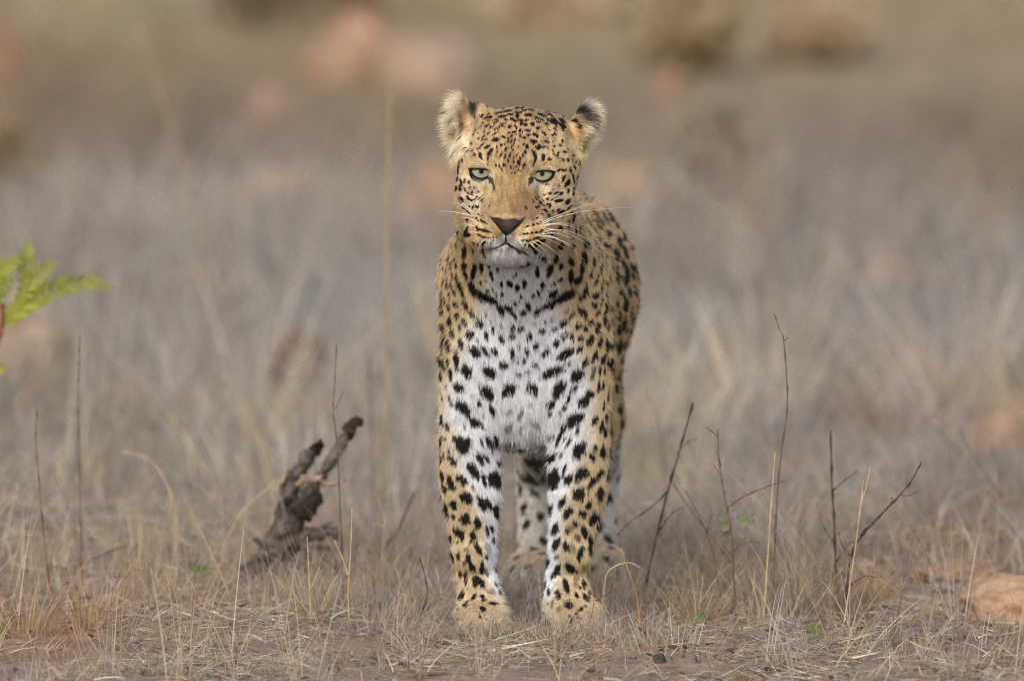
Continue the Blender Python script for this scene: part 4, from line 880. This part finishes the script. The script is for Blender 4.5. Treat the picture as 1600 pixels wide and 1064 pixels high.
clumps('dry_grass', 3400, U1(-2.4, 2.4), U2(.4, 9, 1.15), 20, .05, .36, .0013, .0038, .08, 1.0, .78, lambda x, y: (rng.random(len(x)) < .12+np.clip((y-.5)/2.2, 0, 1)-.5*(x > .45)*(y < 1.4)) & (vnoise(np.stack([x, y, x*0+8], 1), .6)+.5*vnoise(np.stack([x, y, x*0+3], 1), .2) > -.25), .5, hfun=lambda x, y: np.clip(.22+.10*(x < -.25)+(y-.5)/4.2, .2, 1))
clumps('far_grass', 2400, U1(-3.6, 3.6), U1(8, 24), 18, .05, .27, .003, .008, .15, .98, .12, lambda x, y: vnoise(np.stack([x, y*.5, x*0+8], 1), .8) > -.2, .5)
clumps('distant_grass', 1400, U1(-14, 14), U2(24, 70, 1.4), 14, .08, .32, .008, .016, .25, .95, .15, None, .5)

# ================================================================== STONES
def desat(c):
    g_ = sum(c)/3; return tuple(g_+(v-g_)*.80 for v in c)
def rock(px, py, wpx, hpx, col, col2, label, depth=1.0, cat='rock', name='rock', seed=0, sink=.25, sharp=.35):
    g = G(px, py); sc = (g[1]+16.7)/FPX
    w_, h_ = wpx*sc*.5, hpx*sc
    import bmesh
    bm = bmesh.new(); bmesh.ops.create_icosphere(bm, subdivisions=5 if py > 850 else 4, radius=1)
    r_ = random.Random(seed+int(px*7+py)); o = Vector((r_.random()*50, r_.random()*50, r_.random()*50))
    for v in bm.verts:
        d = v.co.normalized()
        n1 = mnoise.noise(d*1.2+o); n2 = mnoise.noise(d*3.1+o); n3 = mnoise.noise(d*8+o)
        f = 1+sharp*n1+.18*n2+.07*n3+.035*mnoise.noise(d*19+o)
        q = d*f; q.z = q.z if q.z > -.3 else -.3
        v.co = Vector((q.x*w_, q.y*w_*depth, q.z*h_*(1-sink)/1.0))
        v.co.z = v.co.z+.0
    me = bpy.data.meshes.new(name); bm.to_mesh(me); bm.free(); me.shade_smooth()
    m = mat(name+'_stone', lin(*desat(col)), .9, spec=.15, noise_scale=2.2/max(w_, .02), col2=lin(*desat(col2)), bump=.7, bump_scale=9/max(w_, .02))
    o = link(name, me, m); o.location = (g[0], g[1]+w_*depth*.6, float(hgt(np.array([g[0]]), np.array([g[1]]))[0])+h_*.1)
    o.rotation_euler = (0, 0, r_.random()*.5-.25)
    return tag(o, label, cat)
rock(1585, 972, 190, 74, (188, 152, 116), (160, 124, 96), 'large orange rock cut off by the edge beside the sparse grass', depth=.8)
rock(1490, 950, 74, 24, (186, 150, 116), (150, 122, 100), 'small flat orange stone just left of the large orange rock', depth=.9)
rock(1505, 908, 140, 30, (176, 136, 104), (150, 118, 96), 'low slab of pale orange stone behind the large orange rock')
rock(1585, 712, 130, 84, (172, 138, 110), (152, 124, 102), 'blurred orange boulder in the grass at the edge above the other orange rocks')
rock(690, 400, 120, 150, (190, 146, 106), (160, 124, 98), 'blurred orange boulder half hidden behind the leopard beside its cheek')
rock(975, 330, 130, 60, (190, 152, 118), (166, 136, 110), 'pale orange rock seen just above the back of the leopard')
rock(440, 318, 150, 58, (180, 152, 122), (156, 134, 112), 'wide pale tan rock alone in the grey grass')
rock(565, 128, 150, 120, (180, 138, 108), (160, 126, 100), 'big blurred orange boulder touching a pinker one')
rock(675, 140, 180, 104, (170, 144, 124), (156, 134, 114), 'big blurred pink boulder touching an orange one')
rock(425, 195, 80, 58, (170, 130, 110), (146, 116, 100), 'small pinkish rock between the wide tan rock and the big boulders')
rock(1045, 140, 60, 40, (176, 126, 100), (150, 112, 94), 'small reddish rock above the leopard ear in the brown field')
rock(40, 590, 150, 92, (172, 154, 136), (136, 112, 88), 'whitish grey rock under the green sprig')
rock(468, 602, 96, 84, (128, 102, 80), (104, 84, 70), 'dark brown rock in the grass above the dead branch')
rock(1392, 478, 100, 56, (160, 130, 116), (138, 118, 108), 'dull pink rock in the grey grass behind the tall bare twig')
rock(8, 150, 60, 90, (160, 112, 90), (134, 102, 84), 'reddish rock at the far edge above the yellowish bush')
rock(1030, 1032, 20, 17, (92, 86, 84), (70, 66, 66), 'dark grey pebble lying in the straw near the paws', cat='pebble', name='pebble', sharp=.2)
rock(1340, 1012, 26, 15, (120, 98, 90), (96, 80, 76), 'dull brown clod of earth below the crossing straws', cat='clod', name='clod')
rock(1450, 1000, 34, 16, (134, 108, 96), (110, 92, 86), 'reddish brown clod of earth left of the flat orange stone', cat='clod', name='clod')

# ================================================================== TWIGS, BRANCHES, STEMS
M_bark = mat('grey_bark', lin(122, 106, 96), .85, spec=.1, noise_scale=60, col2=lin(96, 82, 74), bump=.5, bump_scale=150)
M_dark = mat('dark_bark', lin(94, 76, 68), .85, spec=.1, noise_scale=60, col2=lin(64, 52, 48), bump=.5, bump_scale=150)
M_redb = mat('reddish_stem', lin(132, 92, 66), .8, spec=.1, noise_scale=60, col2=lin(100, 70, 54))
M_pale = mat('pale_straw', lin(198, 182, 150), .75, spec=.15, noise_scale=50, col2=lin(170, 150, 120))
M_gold = mat('golden_straw', lin(178, 142, 92), .75, spec=.15, noise_scale=50, col2=lin(140, 108, 74))
M_field = mat('faded_straw', lin(170, 156, 122), .8, spec=.1, noise_scale=20, col2=lin(150, 136, 106))
M_seed = mat('seedling_leaf', lin(124, 138, 72), .6, spec=.2, noise_scale=30, col2=lin(104, 120, 62), transl=.3)
M_wood = mat('grey_dead_wood', lin(112, 105, 99), .9, spec=.1, noise_scale=30, col2=lin(66, 60, 57), bump=.9, bump_scale=90)
M_char = mat('charred_wood', lin(40, 36, 36), .9, spec=.15, noise_scale=40, col2=lin(66, 56, 52), bump=.8, bump_scale=120)
M_leaf = mat('young_leaf', lin(168, 172, 74), .6, spec=.25, noise_scale=30, col2=lin(146, 158, 62), transl=.35)
M_greyl = mat('grey_green_leaf', lin(136, 144, 110), .7, spec=.2, noise_scale=30, col2=lin(116, 126, 96), transl=.3)
M_bloom = mat('dry_white_bract', lin(206, 200, 196), .8, spec=.1, noise_scale=80, col2=lin(180, 172, 168), transl=.2)
def spline(pts, k=5):
    pts = [np.array(p, float) for p in pts]; pts = [2*pts[0]-pts[1]]+pts+[2*pts[-1]-pts[-2]]; out = []
    for i in range(1, len(pts)-2):
        p0, p1, p2, p3 = pts[i-1:i+3]
        for t in np.arange(k)/k: out.append(.5*((2*p1)+(-p0+p2)*t+(2*p0-5*p1+4*p2-p3)*t*t+(-p0+3*p1-3*p2+p3)*t**3))
    out.append(pts[-2]); return np.array(out)
def stick(pts2, Y, r0, r1, wob=.004, nodes=0, k=6, leany=0.0, sides=6):
    pts = spline([P(a, b, Y+wob*random.uniform(-1, 1)+leany*i) for i, (a, b) in enumerate(pts2)], k)
    n = len(pts); R = np.linspace(r0, r1, n)
    if nodes:
        for q in np.linspace(.12, .97, nodes):
            i = int(q*(n-1)); R[i] *= 1.9; pts[i] = pts[i]+RIGHT*random.uniform(-1, 1)*r0*.5
    R = R*(1+np.random.default_rng(int(pts2[0][0])+5000).normal(size=n)*.05)
    return tube(pts, R, sides)
def join(*parts):
    V, F = [], []
    for v, f in parts:
        o = len(V); V += list(v); F += [tuple(i+o for i in q) for q in f]
    return V, F
def twig(name, label, stem, material, wpx=3.0, tip=1.2, branches=(), nodes=0, cat='twig', basepx=None, group=None, Y=None, leany=0.0):
    """stem: points from the ground up, in photo pixels; the foot stands on the ground"""
    g = G(*stem[0]); Y = g[1] if Y is None else Y; sc = (Y+16.7)/FPX
    e = empty(name, (g[0], Y, 0)); tag(e, label, cat, group)
    st = [(stem[0][0], stem[0][1]+6)]+list(stem[1:])
    link('stem', mesh('stem', *stick(st, Y, wpx*sc*.34, tip*sc*.34, nodes=nodes, leany=leany)), material, e)
    for b in branches:
        bw = b[0]; link('side_branch', mesh('side_branch', *stick(b[1], Y, bw*sc*.5, bw*sc*.25, nodes=3)), material, e)
    return e, Y, sc
def leaves(parent, spots, Y, sc, material, size):
    """small rounded leaves on a stem"""
    me = None
    for (x, y, ang, s) in spots:
        c = P(x, y, Y+random.uniform(-.01, .01)); a = math.radians(ang); d = norm(np.array([math.cos(a), random.uniform(-.5, .5), math.sin(a)])); n = norm(np.cross(d, [random.uniform(-.3, .3), 1, random.uniform(-.6, .6)]))
        L_ = size*s*sc; V = []; F = []
        nrm = np.cross(d, n)
        for i, (t, w_) in enumerate(((0, .05), (.25, .34), (.55, .42), (.8, .28), (1, .02))):
            for sgn in (-1, 0, 1): V.append(c+d*L_*t+n*L_*w_*sgn+nrm*L_*(.10*abs(sgn)-.18*t*t))
        for i in range(4):
            for j in range(2): F.append((i*3+j, i*3+j+1, i*3+j+4, i*3+j+3))
        link('leaf', mesh('leaf', V, F), material, parent)

twig('twig', 'tallest bare twig with knobbly nodes to the right of the leopard', [(1206, 990), (1213, 800), (1222, 700), (1230, 640), (1229, 590), (1224, 530), (1217, 512), (1209, 490)], M_bark, 4.2, 2.0, nodes=9, branches=[(2.0, [(1225, 533), (1230, 528), (1229, 524)])])
twig('twig', 'leaning dark brown twig close to the hind leg', [(1000, 945), (1030, 820), (1047, 755), (1066, 690), (1083, 628)], M_dark, 4.5, 3.5, nodes=5, branches=[(2.2, [(1045, 765), (1020, 790), (985, 815), (962, 838)]), (1.6, [(1028, 830), (1052, 800), (1068, 792)]), (1.5, [(1060, 705), (1076, 690), (1090, 686)])])
e, Y_, s_ = twig('twig', 'knobbly twig with a long side shoot and small grey green leaves', [(1150, 985), (1143, 840), (1133, 780), (1124, 725), (1121, 670)], M_bark, 5.0, 3.0, nodes=9, branches=[(3.2, [(1136, 793), (1160, 776), (1190, 763), (1226, 751)]), (2.4, [(1122, 682), (1112, 674), (1104, 668)]), (1.6, [(1128, 745), (1116, 728), (1108, 722)]), (1.6, [(1144, 860), (1172, 846), (1196, 850)]), (1.4, [(1145, 870), (1128, 850), (1118, 828)])])
leaves(e, [(1134, 812, 150, 1), (1140, 820, 200, 1.2), (1150, 812, 30, .9), (1138, 830, 230, .9), (1160, 822, 80, 1), (1168, 816, 20, 1), (1172, 812, 60, .8), (1156, 830, 300, .9)], Y_, s_, M_greyl, 13)
twig('twig', 'straight dark reddish twig standing apart with one thin side shoot', [(1308, 950), (1304, 830), (1300, 760), (1298, 673)], M_dark, 4.4, 3.6, nodes=6, branches=[(1.8, [(1302, 766), (1320, 750), (1342, 735)]), (1.5, [(1304, 850), (1288, 825), (1280, 800)]), (1.5, [(1305, 880), (1326, 850), (1334, 846)])])
twig('twig', 'dark forked twig slanting up to the right behind the crossing straws', [(1318, 985), (1329, 872), (1350, 833), (1385, 795), (1420, 757), (1440, 722)], M_dark, 5.0, 2.6, nodes=7, branches=[(2.0, [(1386, 794), (1392, 786), (1394, 776)]), (2.0, [(1345, 838), (1352, 826), (1366, 818)]), (1.6, [(1330, 870), (1316, 852), (1310, 830)]), (1.5, [(1326, 915), (1352, 900), (1372, 902)]), (1.4, [(1405, 772), (1420, 774), (1432, 768)])])
twig('straw_stem', 'pale slender stalk beside the tallest bare twig', [(1192, 985), (1203, 820), (1207, 765), (1211, 708)], M_pale, 4.0, 2.2, cat='dry stem')
twig('twig', 'pair of crossing grey twigs leaning left near the hind leg', [(1130, 960), (1114, 862), (1095, 812), (1070, 765)], M_bark, 3.5, 2.0, nodes=3, branches=[(2.6, [(1143, 880), (1110, 835), (1078, 795), (1050, 752)]), (1.5, [(1104, 830), (1112, 806), (1108, 786)]), (1.5, [(1118, 880), (1094, 868), (1080, 850)])])
twig('straw_stem', 'pale forked straw rising between the dark forked twig and the reddish twig', [(1316, 985), (1336, 860), (1345, 790), (1354, 760), (1360, 729)], M_pale, 4.0, 2.0, branches=[(2.4, [(1345, 790), (1347, 770), (1349, 752)])], cat='dry stem')
twig('straw_stem', 'long brown straw lying aslant with its foot in the bare soil', [(1525, 984), (1450, 955), (1390, 915), (1335, 882)], M_gold, 5.5, 3.0, cat='dry stem')
twig('straw_stem', 'bent pale straw arching over the middle of the right hand tufts', [(1290, 925), (1275, 880), (1256, 850), (1235, 820), (1232, 800), (1242, 792)], M_pale, 3.8, 2.2, cat='dry stem')
twig('twig', 'short crooked twig with a rusty fork among the right hand tufts', [(1262, 880), (1252, 850), (1247, 820), (1257, 800), (1256, 782)], M_redb, 3.0, 1.6, nodes=3, branches=[(1.8, [(1249, 826), (1262, 838), (1250, 846)])])
twig('twig', 'low arching twig running left from the right hand tufts', [(1176, 870), (1205, 866), (1235, 850), (1262, 830)], M_bark, 3.0, 2.0, nodes=4)
twig('twig', 'faint blurred twig with a curved fork behind the right hand tufts', [(1365, 745), (1345, 675), (1320, 640), (1304, 610), (1300, 555)], M_bark, 3.4, 2.2, branches=[(2.0, [(1345, 675), (1355, 640), (1385, 600)])], nodes=3)
twig('twig', 'faint blurred twig with a fork right behind the leaning dark brown twig', [(1040, 800), (1037, 720), (1030, 660), (1012, 618)], M_bark, 4.0, 2.4, branches=[(2.4, [(1034, 690), (1050, 672), (1066, 665)])], nodes=3)
twig('twig', 'pale blurred wand leaning left in the grass near the orange boulder', [(1560, 800), (1510, 720), (1470, 680), (1440, 650)], M_bark, 4.0, 2.4, nodes=3)
twig('twig', 'pale blurred wand with two prongs leaning left below the orange boulder', [(1600, 850), (1565, 780), (1525, 720), (1498, 672)], M_bark, 4.0, 2.4, branches=[(2.2, [(1565, 780), (1562, 740), (1548, 690)])], nodes=3)
twig('straw_stem', 'arched dry straw bent into a hook beside the front paw', [(940, 985), (943, 930), (948, 897), (962, 884), (985, 879), (1005, 890)], M_pale, 4.2, 2.4, cat='dry stem')
twig('straw_stem', 'golden upright straw just right of the front paw', [(1003, 1000), (996, 940), (985, 900), (969, 856)], M_gold, 4.2, 2.2, cat='dry stem')
twig('twig', 'dark thin twig crossing in front of the right front paw', [(898, 998), (921, 970), (927, 945), (931, 900)], M_redb, 2.8, 1.6, branches=[(2.4, [(930, 938), (948, 928), (962, 920)])], nodes=2)
twig('twig', 'small curved black twig standing just left of the left front paw', [(640, 990), (655, 968), (667, 930), (664, 900), (655, 870)], M_dark, 3.2, 2.2, nodes=4)
twig('branch', 'dark curved dead stick slanting up between the dead branch and the leopard', [(562, 905), (590, 868), (620, 830), (636, 795), (648, 768)], M_bark, 10, 5.5, cat='branch')
twig('twig', 'thin knobbly stem standing in front of the dead branch', [(538, 960), (530, 760), (526, 690), (521, 640), (523, 600), (526, 538)], M_bark, 3.4, 1.8, nodes=9, branches=[(1.6, [(524, 640), (532, 622), (538, 612)])])
twig('twig', 'dark blurred upright stem between the dead branch and the leopard', [(585, 800), (582, 700), (579, 620), (576, 556)], M_bark, 5, 4, nodes=3)
twig('straw_stem', 'thin pale stalk with a tiny green shoot right of the dead branch', [(595, 925), (598, 860), (601, 810), (592, 782), (585, 770)], M_pale, 3.2, 1.8, cat='dry stem', branches=[(2, [(600, 824), (592, 818), (582, 819)])])
twig('twig', 'thin grey stem with beaded nodes under the green sprig', [(128, 925), (124, 700), (122, 610), (124, 570), (124, 524)], M_bark, 3.2, 1.8, nodes=10)
twig('twig', 'reddish brown stem left of the beaded grey stem', [(80, 945), (66, 810), (60, 740), (56, 690), (58, 640)], M_redb, 3.4, 2.0, nodes=6)
twig('straw_stem', 'pale straw bent over in a wide arch on the left', [(272, 890), (276, 820), (268, 775), (245, 730), (215, 710), (190, 706)], M_pale, 6, 3, cat='dry stem')
twig('straw_stem', 'pale arching straw curving up to the dead branch from the left', [(345, 890), (352, 850), (372, 810), (405, 775), (440, 750), (470, 735)], M_pale, 5, 3, cat='dry stem')
twig('straw_stem', 'tall straight straw standing far behind on its own left of the ear', [(600, 790), (602, 560), (604, 400), (607, 250), (609, 148)], M_field, 7, 5, cat='dry stem')
twig('straw_stem', 'long pale blurred stalk leaning left in the brown field', [(335, 560), (318, 430), (285, 260), (250, 150), (215, 40)], M_field, 7, 5, cat='dry stem')
twig('branch', 'dead stick on the ground just behind the left front leg', [(632, 898), (660, 885), (700, 872), (745, 868)], M_bark, 8, 5, cat='branch')
twig('branch', 'dead stick lying in the straw at the foot of the picture below the paws', [(600, 1058), (680, 1052), (740, 1056), (820, 1070)], M_bark, 10, 7, cat='branch')
twig('branch', 'thin dark stick lying on the ground left of the dead branch', [(85, 905), (130, 880), (170, 862), (200, 852)], M_dark, 6, 3, cat='branch')
twig('straw_stem', 'upright pale straw in front of the dead branch with split top', [(487, 985), (484, 930), (482, 880), (480, 838)], M_pale, 4, 2.4, cat='dry stem', branches=[(2.2, [(484, 925), (494, 900), (500, 885)])])
twig('straw_stem', 'upright pale straw between the dead branch and the curved stick', [(548, 990), (544, 930), (548, 860), (550, 795)], M_pale, 4, 2.2, cat='dry stem', branches=[(2.2, [(545, 900), (534, 870), (522, 843)])])

def rough(vf, amp, sc_=.012):
    V, F = vf; V = np.array(V); ctr_ = V.reshape(-1, 1, 3) if False else V
    n_ = vnoise(V, sc_)+.6*vnoise(V+3, sc_*.4); q = np.stack([vnoise(V+9, sc_), vnoise(V+17, sc_), vnoise(V+23, sc_)], 1)
    return list(V+q*amp+rng.normal(size=V.shape)*amp*.12), F
# the dead branch on the left, charred at its ends
yb = G(430, 905)[1]; sb = (yb+16.7)/FPX
gb = G(430, 905); dead = tag(empty('dead_branch', (gb[0], yb, 0)), 'broken dead branch with charred ends lying in the grass left of the leopard', 'branch')
link('main_limb', mesh('main_limb', *rough(stick([(385, 925), (412, 880), (440, 838), (468, 800), (492, 766)], yb, 21*sb, 16*sb, .010, 0, sides=12, k=14), .009)), mat('weathered_wood', lin(112, 104, 98), .9, spec=.1, noise_scale=25, col2=lin(72, 64, 60), bump=.9, bump_scale=60), dead)
link('upper_limb', mesh('upper_limb', *rough(stick([(478, 786), (505, 738), (530, 698), (549, 668)], yb-.005, 11*sb, 8*sb, .006, 0, sides=10, k=14), .005)), M_wood, dead)
link('charred_tip', mesh('charred_tip', *rough(stick([(541, 677), (552, 663), (564, 652)], yb-.004, 10.5*sb, 7*sb, .001, 0, sides=9, k=14), .006)), M_char, dead)
link('side_limb', mesh('side_limb', *rough(stick([(440, 822), (455, 770), (466, 740), (480, 715), (498, 696)], yb+.03, 15*sb, 8*sb, .006, 0, sides=9, k=14), .006)), M_wood, dead)
link('charred_tip', mesh('charred_tip', *rough(stick([(489, 703), (496, 696), (503, 690)], yb+.026, 10*sb, 6*sb, .001, 0, sides=9, k=14), .006)), M_char, dead)
link('knot', mesh('knot', *rough(stick([(470, 806), (482, 792), (492, 782), (503, 776)], yb-.03, 15*sb, 11*sb, .002, 0, sides=10, k=14), .006)), M_char, dead)
link('knot', mesh('knot', *rough(stick([(438, 792), (446, 784), (455, 778)], yb-.028, 10*sb, 6*sb, .002, 0, sides=9, k=14), .006)), M_char, dead)
link('peeling_root', mesh('peeling_root', *rough(stick([(462, 760), (480, 748), (500, 746), (512, 756), (528, 757), (540, 750)], yb-.035, 5*sb, 3.5*sb, .003, 0, sides=7, k=14), .006)), mat('pale_wood', lin(170, 150, 132), .9, noise_scale=40, col2=lin(140, 122, 108)), dead)
for pp, r_ in (([(372, 888), (425, 862), (485, 852), (530, 860)], 5), ([(398, 842), (440, 866), (505, 884)], 4), ([(420, 905), (455, 850), (520, 815)], 4), ([(450, 820), (440, 770), (452, 735)], 4)):
    link('side_twig', mesh('side_twig', *rough(stick(pp, yb-.06, r_*sb, r_*.5*sb, .012, 0, sides=7, k=10), .003)), M_wood, dead)
link('lower_limb', mesh('lower_limb', *rough(stick([(440, 862), (470, 840), (500, 832), (526, 832)], yb-.02, 15*sb, 8*sb, .004, 0, sides=9, k=14), .006)), M_wood, dead)

# ================================================================== GREEN SPRIG, SEEDLINGS, SHRUBS
ys = -1.35; ss = (ys+16.7)/FPX
spr = tag(empty('acacia_sprig', (P(-70, 700, ys)[0], ys, 0)), 'bright yellow green feathery sprig reaching in at the edge above the whitish grey rock', 'sprig')
gp = G(-70, 1000)
link('stem', mesh('stem', *stick([(-75, 1085), (-60, 860), (-25, 640), (-5, 540), (4, 500), (2, 475)], ys, 5*ss, 3*ss, .004, 4)), M_redb, spr)
def frond(axis, nleaf, lmax, wpx=2.6):
    ax_ = spline([P(a, b, ys+d) for a, b, d in axis], 8); n = len(ax_)
    V, F = tube(ax_, np.linspace(wpx, wpx*.5, n)*ss*.5, 6); fr = link('frond', mesh('frond', V, F), M_leaf, spr)
    for q in range(nleaf):
        t = .10+.88*q/(nleaf-1); i = min(int(t*(n-1)), n-2); c = ax_[i]+(ax_[i+1]-ax_[i])*(t*(n-1)-i); d = norm(ax_[i+1]-ax_[i]); L_ = lmax*math.sin(PI*(.18+.76*t))*ss
        for sgn in (-1, 1):
            side = norm(np.cross(d, FWD))*sgn; o = norm(side*.70+d*.95-FWD*.25*random.uniform(-1, 1)+np.array([0, 0, -.22])); wv = norm(np.cross(o, norm(FWD+.4*side+.3*rng.normal(size=3))))
            vv = []; ff = []
            for a, ww in ((0, .3), (.3, 1), (.7, 1), (1, .25)): vv += [c+o*L_*a-wv*ww*L_*.18, c+o*L_*a+wv*ww*L_*.18]
            for k_ in range(3): ff.append((2*k_, 2*k_+1, 2*k_+3, 2*k_+2))
            link('leaflet', mesh('leaflet', vv, ff), M_leaf, fr)
frond([(0, 520, 0), (18, 495, 0), (45, 470, .0), (90, 448, .02), (140, 440, .03), (178, 452, .04)], 17, 28)
frond([(2, 500, 0), (30, 470, .0), (48, 440, -.01), (70, 418, -.02), (92, 408, -.02)], 10, 22)
frond([(30, 470, 0), (38, 430, -.01), (40, 400, -.02), (44, 376, -.02)], 9, 20)
frond([(0, 480, 0), (-6, 440, -.02), (8, 415, -.03), (36, 402, -.03)], 9, 24)
frond([(-10, 530, 0), (-14, 490, .02), (0, 455, .03), (24, 432, .03)], 9, 22)
frond([(-12, 600, 0), (-16, 585, -.02), (-4, 576, -.03), (6, 574, -.03)], 6, 16)

def seedling(px, py, label, n=5, size=14, material=M_seed):
    g = G(px, py); sc = (g[1]+16.7)/FPX; e = tag(empty('seedling', tuple(g)), label, 'seedling')
    link('stem', mesh('stem', *stick([(px, py+2), (px+1, py-8), (px-1, py-16)], g[1], 1.3*sc, .8*sc, .001)), material, e)
    leaves(e, [(px+random.uniform(-2, 2), py-4-13*i/n, random.uniform(20, 160), random.uniform(.7, 1.1)) for i in range(n)], g[1], sc, material, size)
seedling(793, 1008, 'tiny bright green seedling in the straw between the front paws')
seedling(312, 905, 'tiny green seedling in the straw on the left', 6, 18)
seedling(1272, 1000, 'low green seedling below the right hand tufts', 6, 18)
seedling(1508, 962, 'small green leafed plant growing against the flat orange stone', 6, 18, M_greyl)
seedling(1090, 985, 'grey green seedling between the paws and the right hand tufts', 7, 17, M_greyl)
seedling(10, 1000, 'green seedling in the corner below the reddish brown stem', 5, 16)
def bloom(px, py, Ys, label):
    c = P(px, py, Ys); sc = (Ys+16.7)/FPX; foot = G(px-6, py+70); e = tag(empty('dry_flower', (c[0], Ys, 0)), label, 'dry flower')
    g_row = (CAM[2]/(Ys+16.7)); 
    link('stem', mesh('stem', *tube(spline([np.array([c[0]-.004, Ys, -.005]), np.array([c[0]-.002, Ys, c[2]*.5]), c]), np.full(11, 1.1*sc))), M_pale, e)
    V, F = [], []
    for k in range(16):
        a = rng.random()*2*PI; el = rng.random()*1.3; d = np.array([math.cos(a)*math.cos(el), math.sin(a)*math.cos(el), math.sin(el)]); n = norm(np.cross(d, rng.normal(size=3))); L_ = 11*sc*(.6+.6*rng.random()); o = len(V)
        V += [c, c+d*L_*.6+n*L_*.14, c+d*L_, c+d*L_*.6-n*L_*.14]; F.append((o, o+1, o+2, o+3))
    link('bracts', mesh('bracts', V, F), M_bloom, e)
bloom(1227, 893, G(1227, 930)[1], 'small white dry flower head low in the middle of the right hand tufts')
bloom(1353, 882, G(1353, 925)[1], 'small white dry flower head beside the forked pale straw')
bloom(1392, 876, G(1392, 915)[1], 'grey dry flower head right of the forked pale straw')

def tuft(px, py, n, hpx, spread, label, c1=(188, 168, 132), c2=(160, 146, 124)):
    g = G(px, py); sc = (g[1]+16.7)/FPX
    a = rng.random(n)*2*PI; r = spread*sc*np.sqrt(rng.random(n))*.35; h = hpx*sc*(.25+.75*rng.random(n)**1.5)
    base = np.stack([g[0]+np.cos(a)*r, g[1]+np.sin(a)*r, np.full(n, -.003)], 1)
    ln = .15+.55*rng.random(n)**1.5
    vec = np.stack([np.cos(a)*ln*h, np.sin(a)*ln*h, h], 1); bend = np.stack([np.cos(a)*h*.3*rng.random(n), np.sin(a)*h*.3*rng.random(n), -h*.3*rng.random(n)], 1)
    c = np.where(rng.random((n, 1)) < .55, lin(*c1), lin(*c2))
    return tag(blade_object('grass_tuft', base, vec, bend, .0011+.0012*rng.random(n), tone(c, n), segs=5), label, 'grass tuft', 'dry grass tufts standing in the straw')
tuft(482, 975, 80, 130, 60, 'fine dry tuft with upright straws in front of the dead branch')
tuft(300, 960, 60, 150, 60, 'loose straw tuft left of the fine tuft by the dead branch')
tuft(130, 985, 60, 150, 70, 'thin golden tuft below the beaded grey stem', (190, 160, 116))
tuft(40, 1000, 60, 170, 70, 'tall golden tuft in the lower left corner', (190, 156, 110))
tuft(215, 900, 50, 130, 60, 'pale tuft under the wide straw arch')
tuft(1090, 975, 80, 130, 70, 'dense pale tuft right of the right front paw')
tuft(1185, 960, 110, 120, 90, 'bushy grey tuft around the foot of the knobbly twig', (170, 160, 140), (140, 128, 112))
tuft(1290, 955, 110, 130, 90, 'bushy straw tuft around the foot of the reddish twig')
tuft(1370, 940, 80, 110, 70, 'golden tuft beside the grey dry flower head', (186, 158, 112))
tuft(1245, 965, 46, 190, 150, 'widest tangle of long grey and pale straws behind the low arching twig', (176, 164, 146), (138, 122, 106))
tuft(1130, 900, 50, 150, 110, 'loose tangle of grey straws around the crossing grey twigs', (168, 158, 142), (138, 124, 110))
tuft(1315, 965, 40, 170, 130, 'wiry dark tuft of thin twigs under the dark forked twig', (112, 96, 86), (136, 120, 106))
tuft(858, 1018, 46, 60, 40, 'short brown tuft standing in front of the right front paw', (164, 132, 102), (150, 130, 108))
tuft(740, 1018, 50, 50, 60, 'low grey tuft standing in front of the left front paw', (168, 156, 138))
tuft(1220, 1040, 40, 60, 60, 'short greenish tuft at the foot of the picture', (166, 160, 110), (150, 140, 112))

def shrub(px, py, wpx, hpx, col, label, n=900, leaf=.03, cat='bush'):
    g = G(px, py); sc = (g[1]+16.7)/FPX; w_, h_ = wpx*sc*.5, hpx*sc
    e = tag(empty('shrub', tuple(g)), label, cat)
    tw = []
    for k in range(9):
        a = rng.random()*2*PI; q = np.array([math.cos(a)*w_*.8*rng.random(), math.sin(a)*w_*.8*rng.random(), h_*(.55+.4*rng.random())])
        tw.append(tube(spline([g+np.array([0, 0, -.02]), g+q*np.array([.35, .35, .5]), g+q], 4), np.linspace(.012, .004, 9), 5))
    link('stems', mesh('stems', *join(*tw)), M_bark, e)
    d = rng.normal(size=(n, 3)); d = norm(d)*(rng.random((n, 1))**.45); lob = 1+.35*vnoise(d*1.0+px, .45)[:, None]
    base = g+np.array([0, 0, h_*.52])+d*lob*np.array([w_, w_, h_*.5])
    base[:, 2] = np.maximum(base[:, 2], .01)
    v = norm(rng.normal(size=(n, 3))+np.array([0, 0, .6]))*leaf*(.6+.8*rng.random((n, 1)))
    o = blade_object('foliage', base, v, v*0, np.full(n, leaf*.35), tone(lin(*col), n, .2), parent=e)
    return e
shrub(1115, 345, 84, 170, (150, 140, 124), 'dim grey green bush right of the leopard over a patch of dark earth', 900, .05)
shrub(5, 318, 70, 120, (166, 148, 118), 'yellowish brown bush cut off by the left edge', 900, .05)
shrub(1078, 98, 140, 96, (164, 148, 118), 'dark olive bush near the top edge above the small reddish rock', 900, .09)
shrub(455, 50, 220, 90, (126, 110, 94), 'wide dark brown bush at the top edge left of the orange boulder', 1200, .09)
shrub(880, 44, 190, 90, (204, 188, 160), 'pale straw coloured bush at the top edge right of the pink boulder', 1200, .10)
shrub(1270, 90, 150, 70, (184, 166, 142), 'tan bush at the top edge right of the dark olive bush', 900, .09)
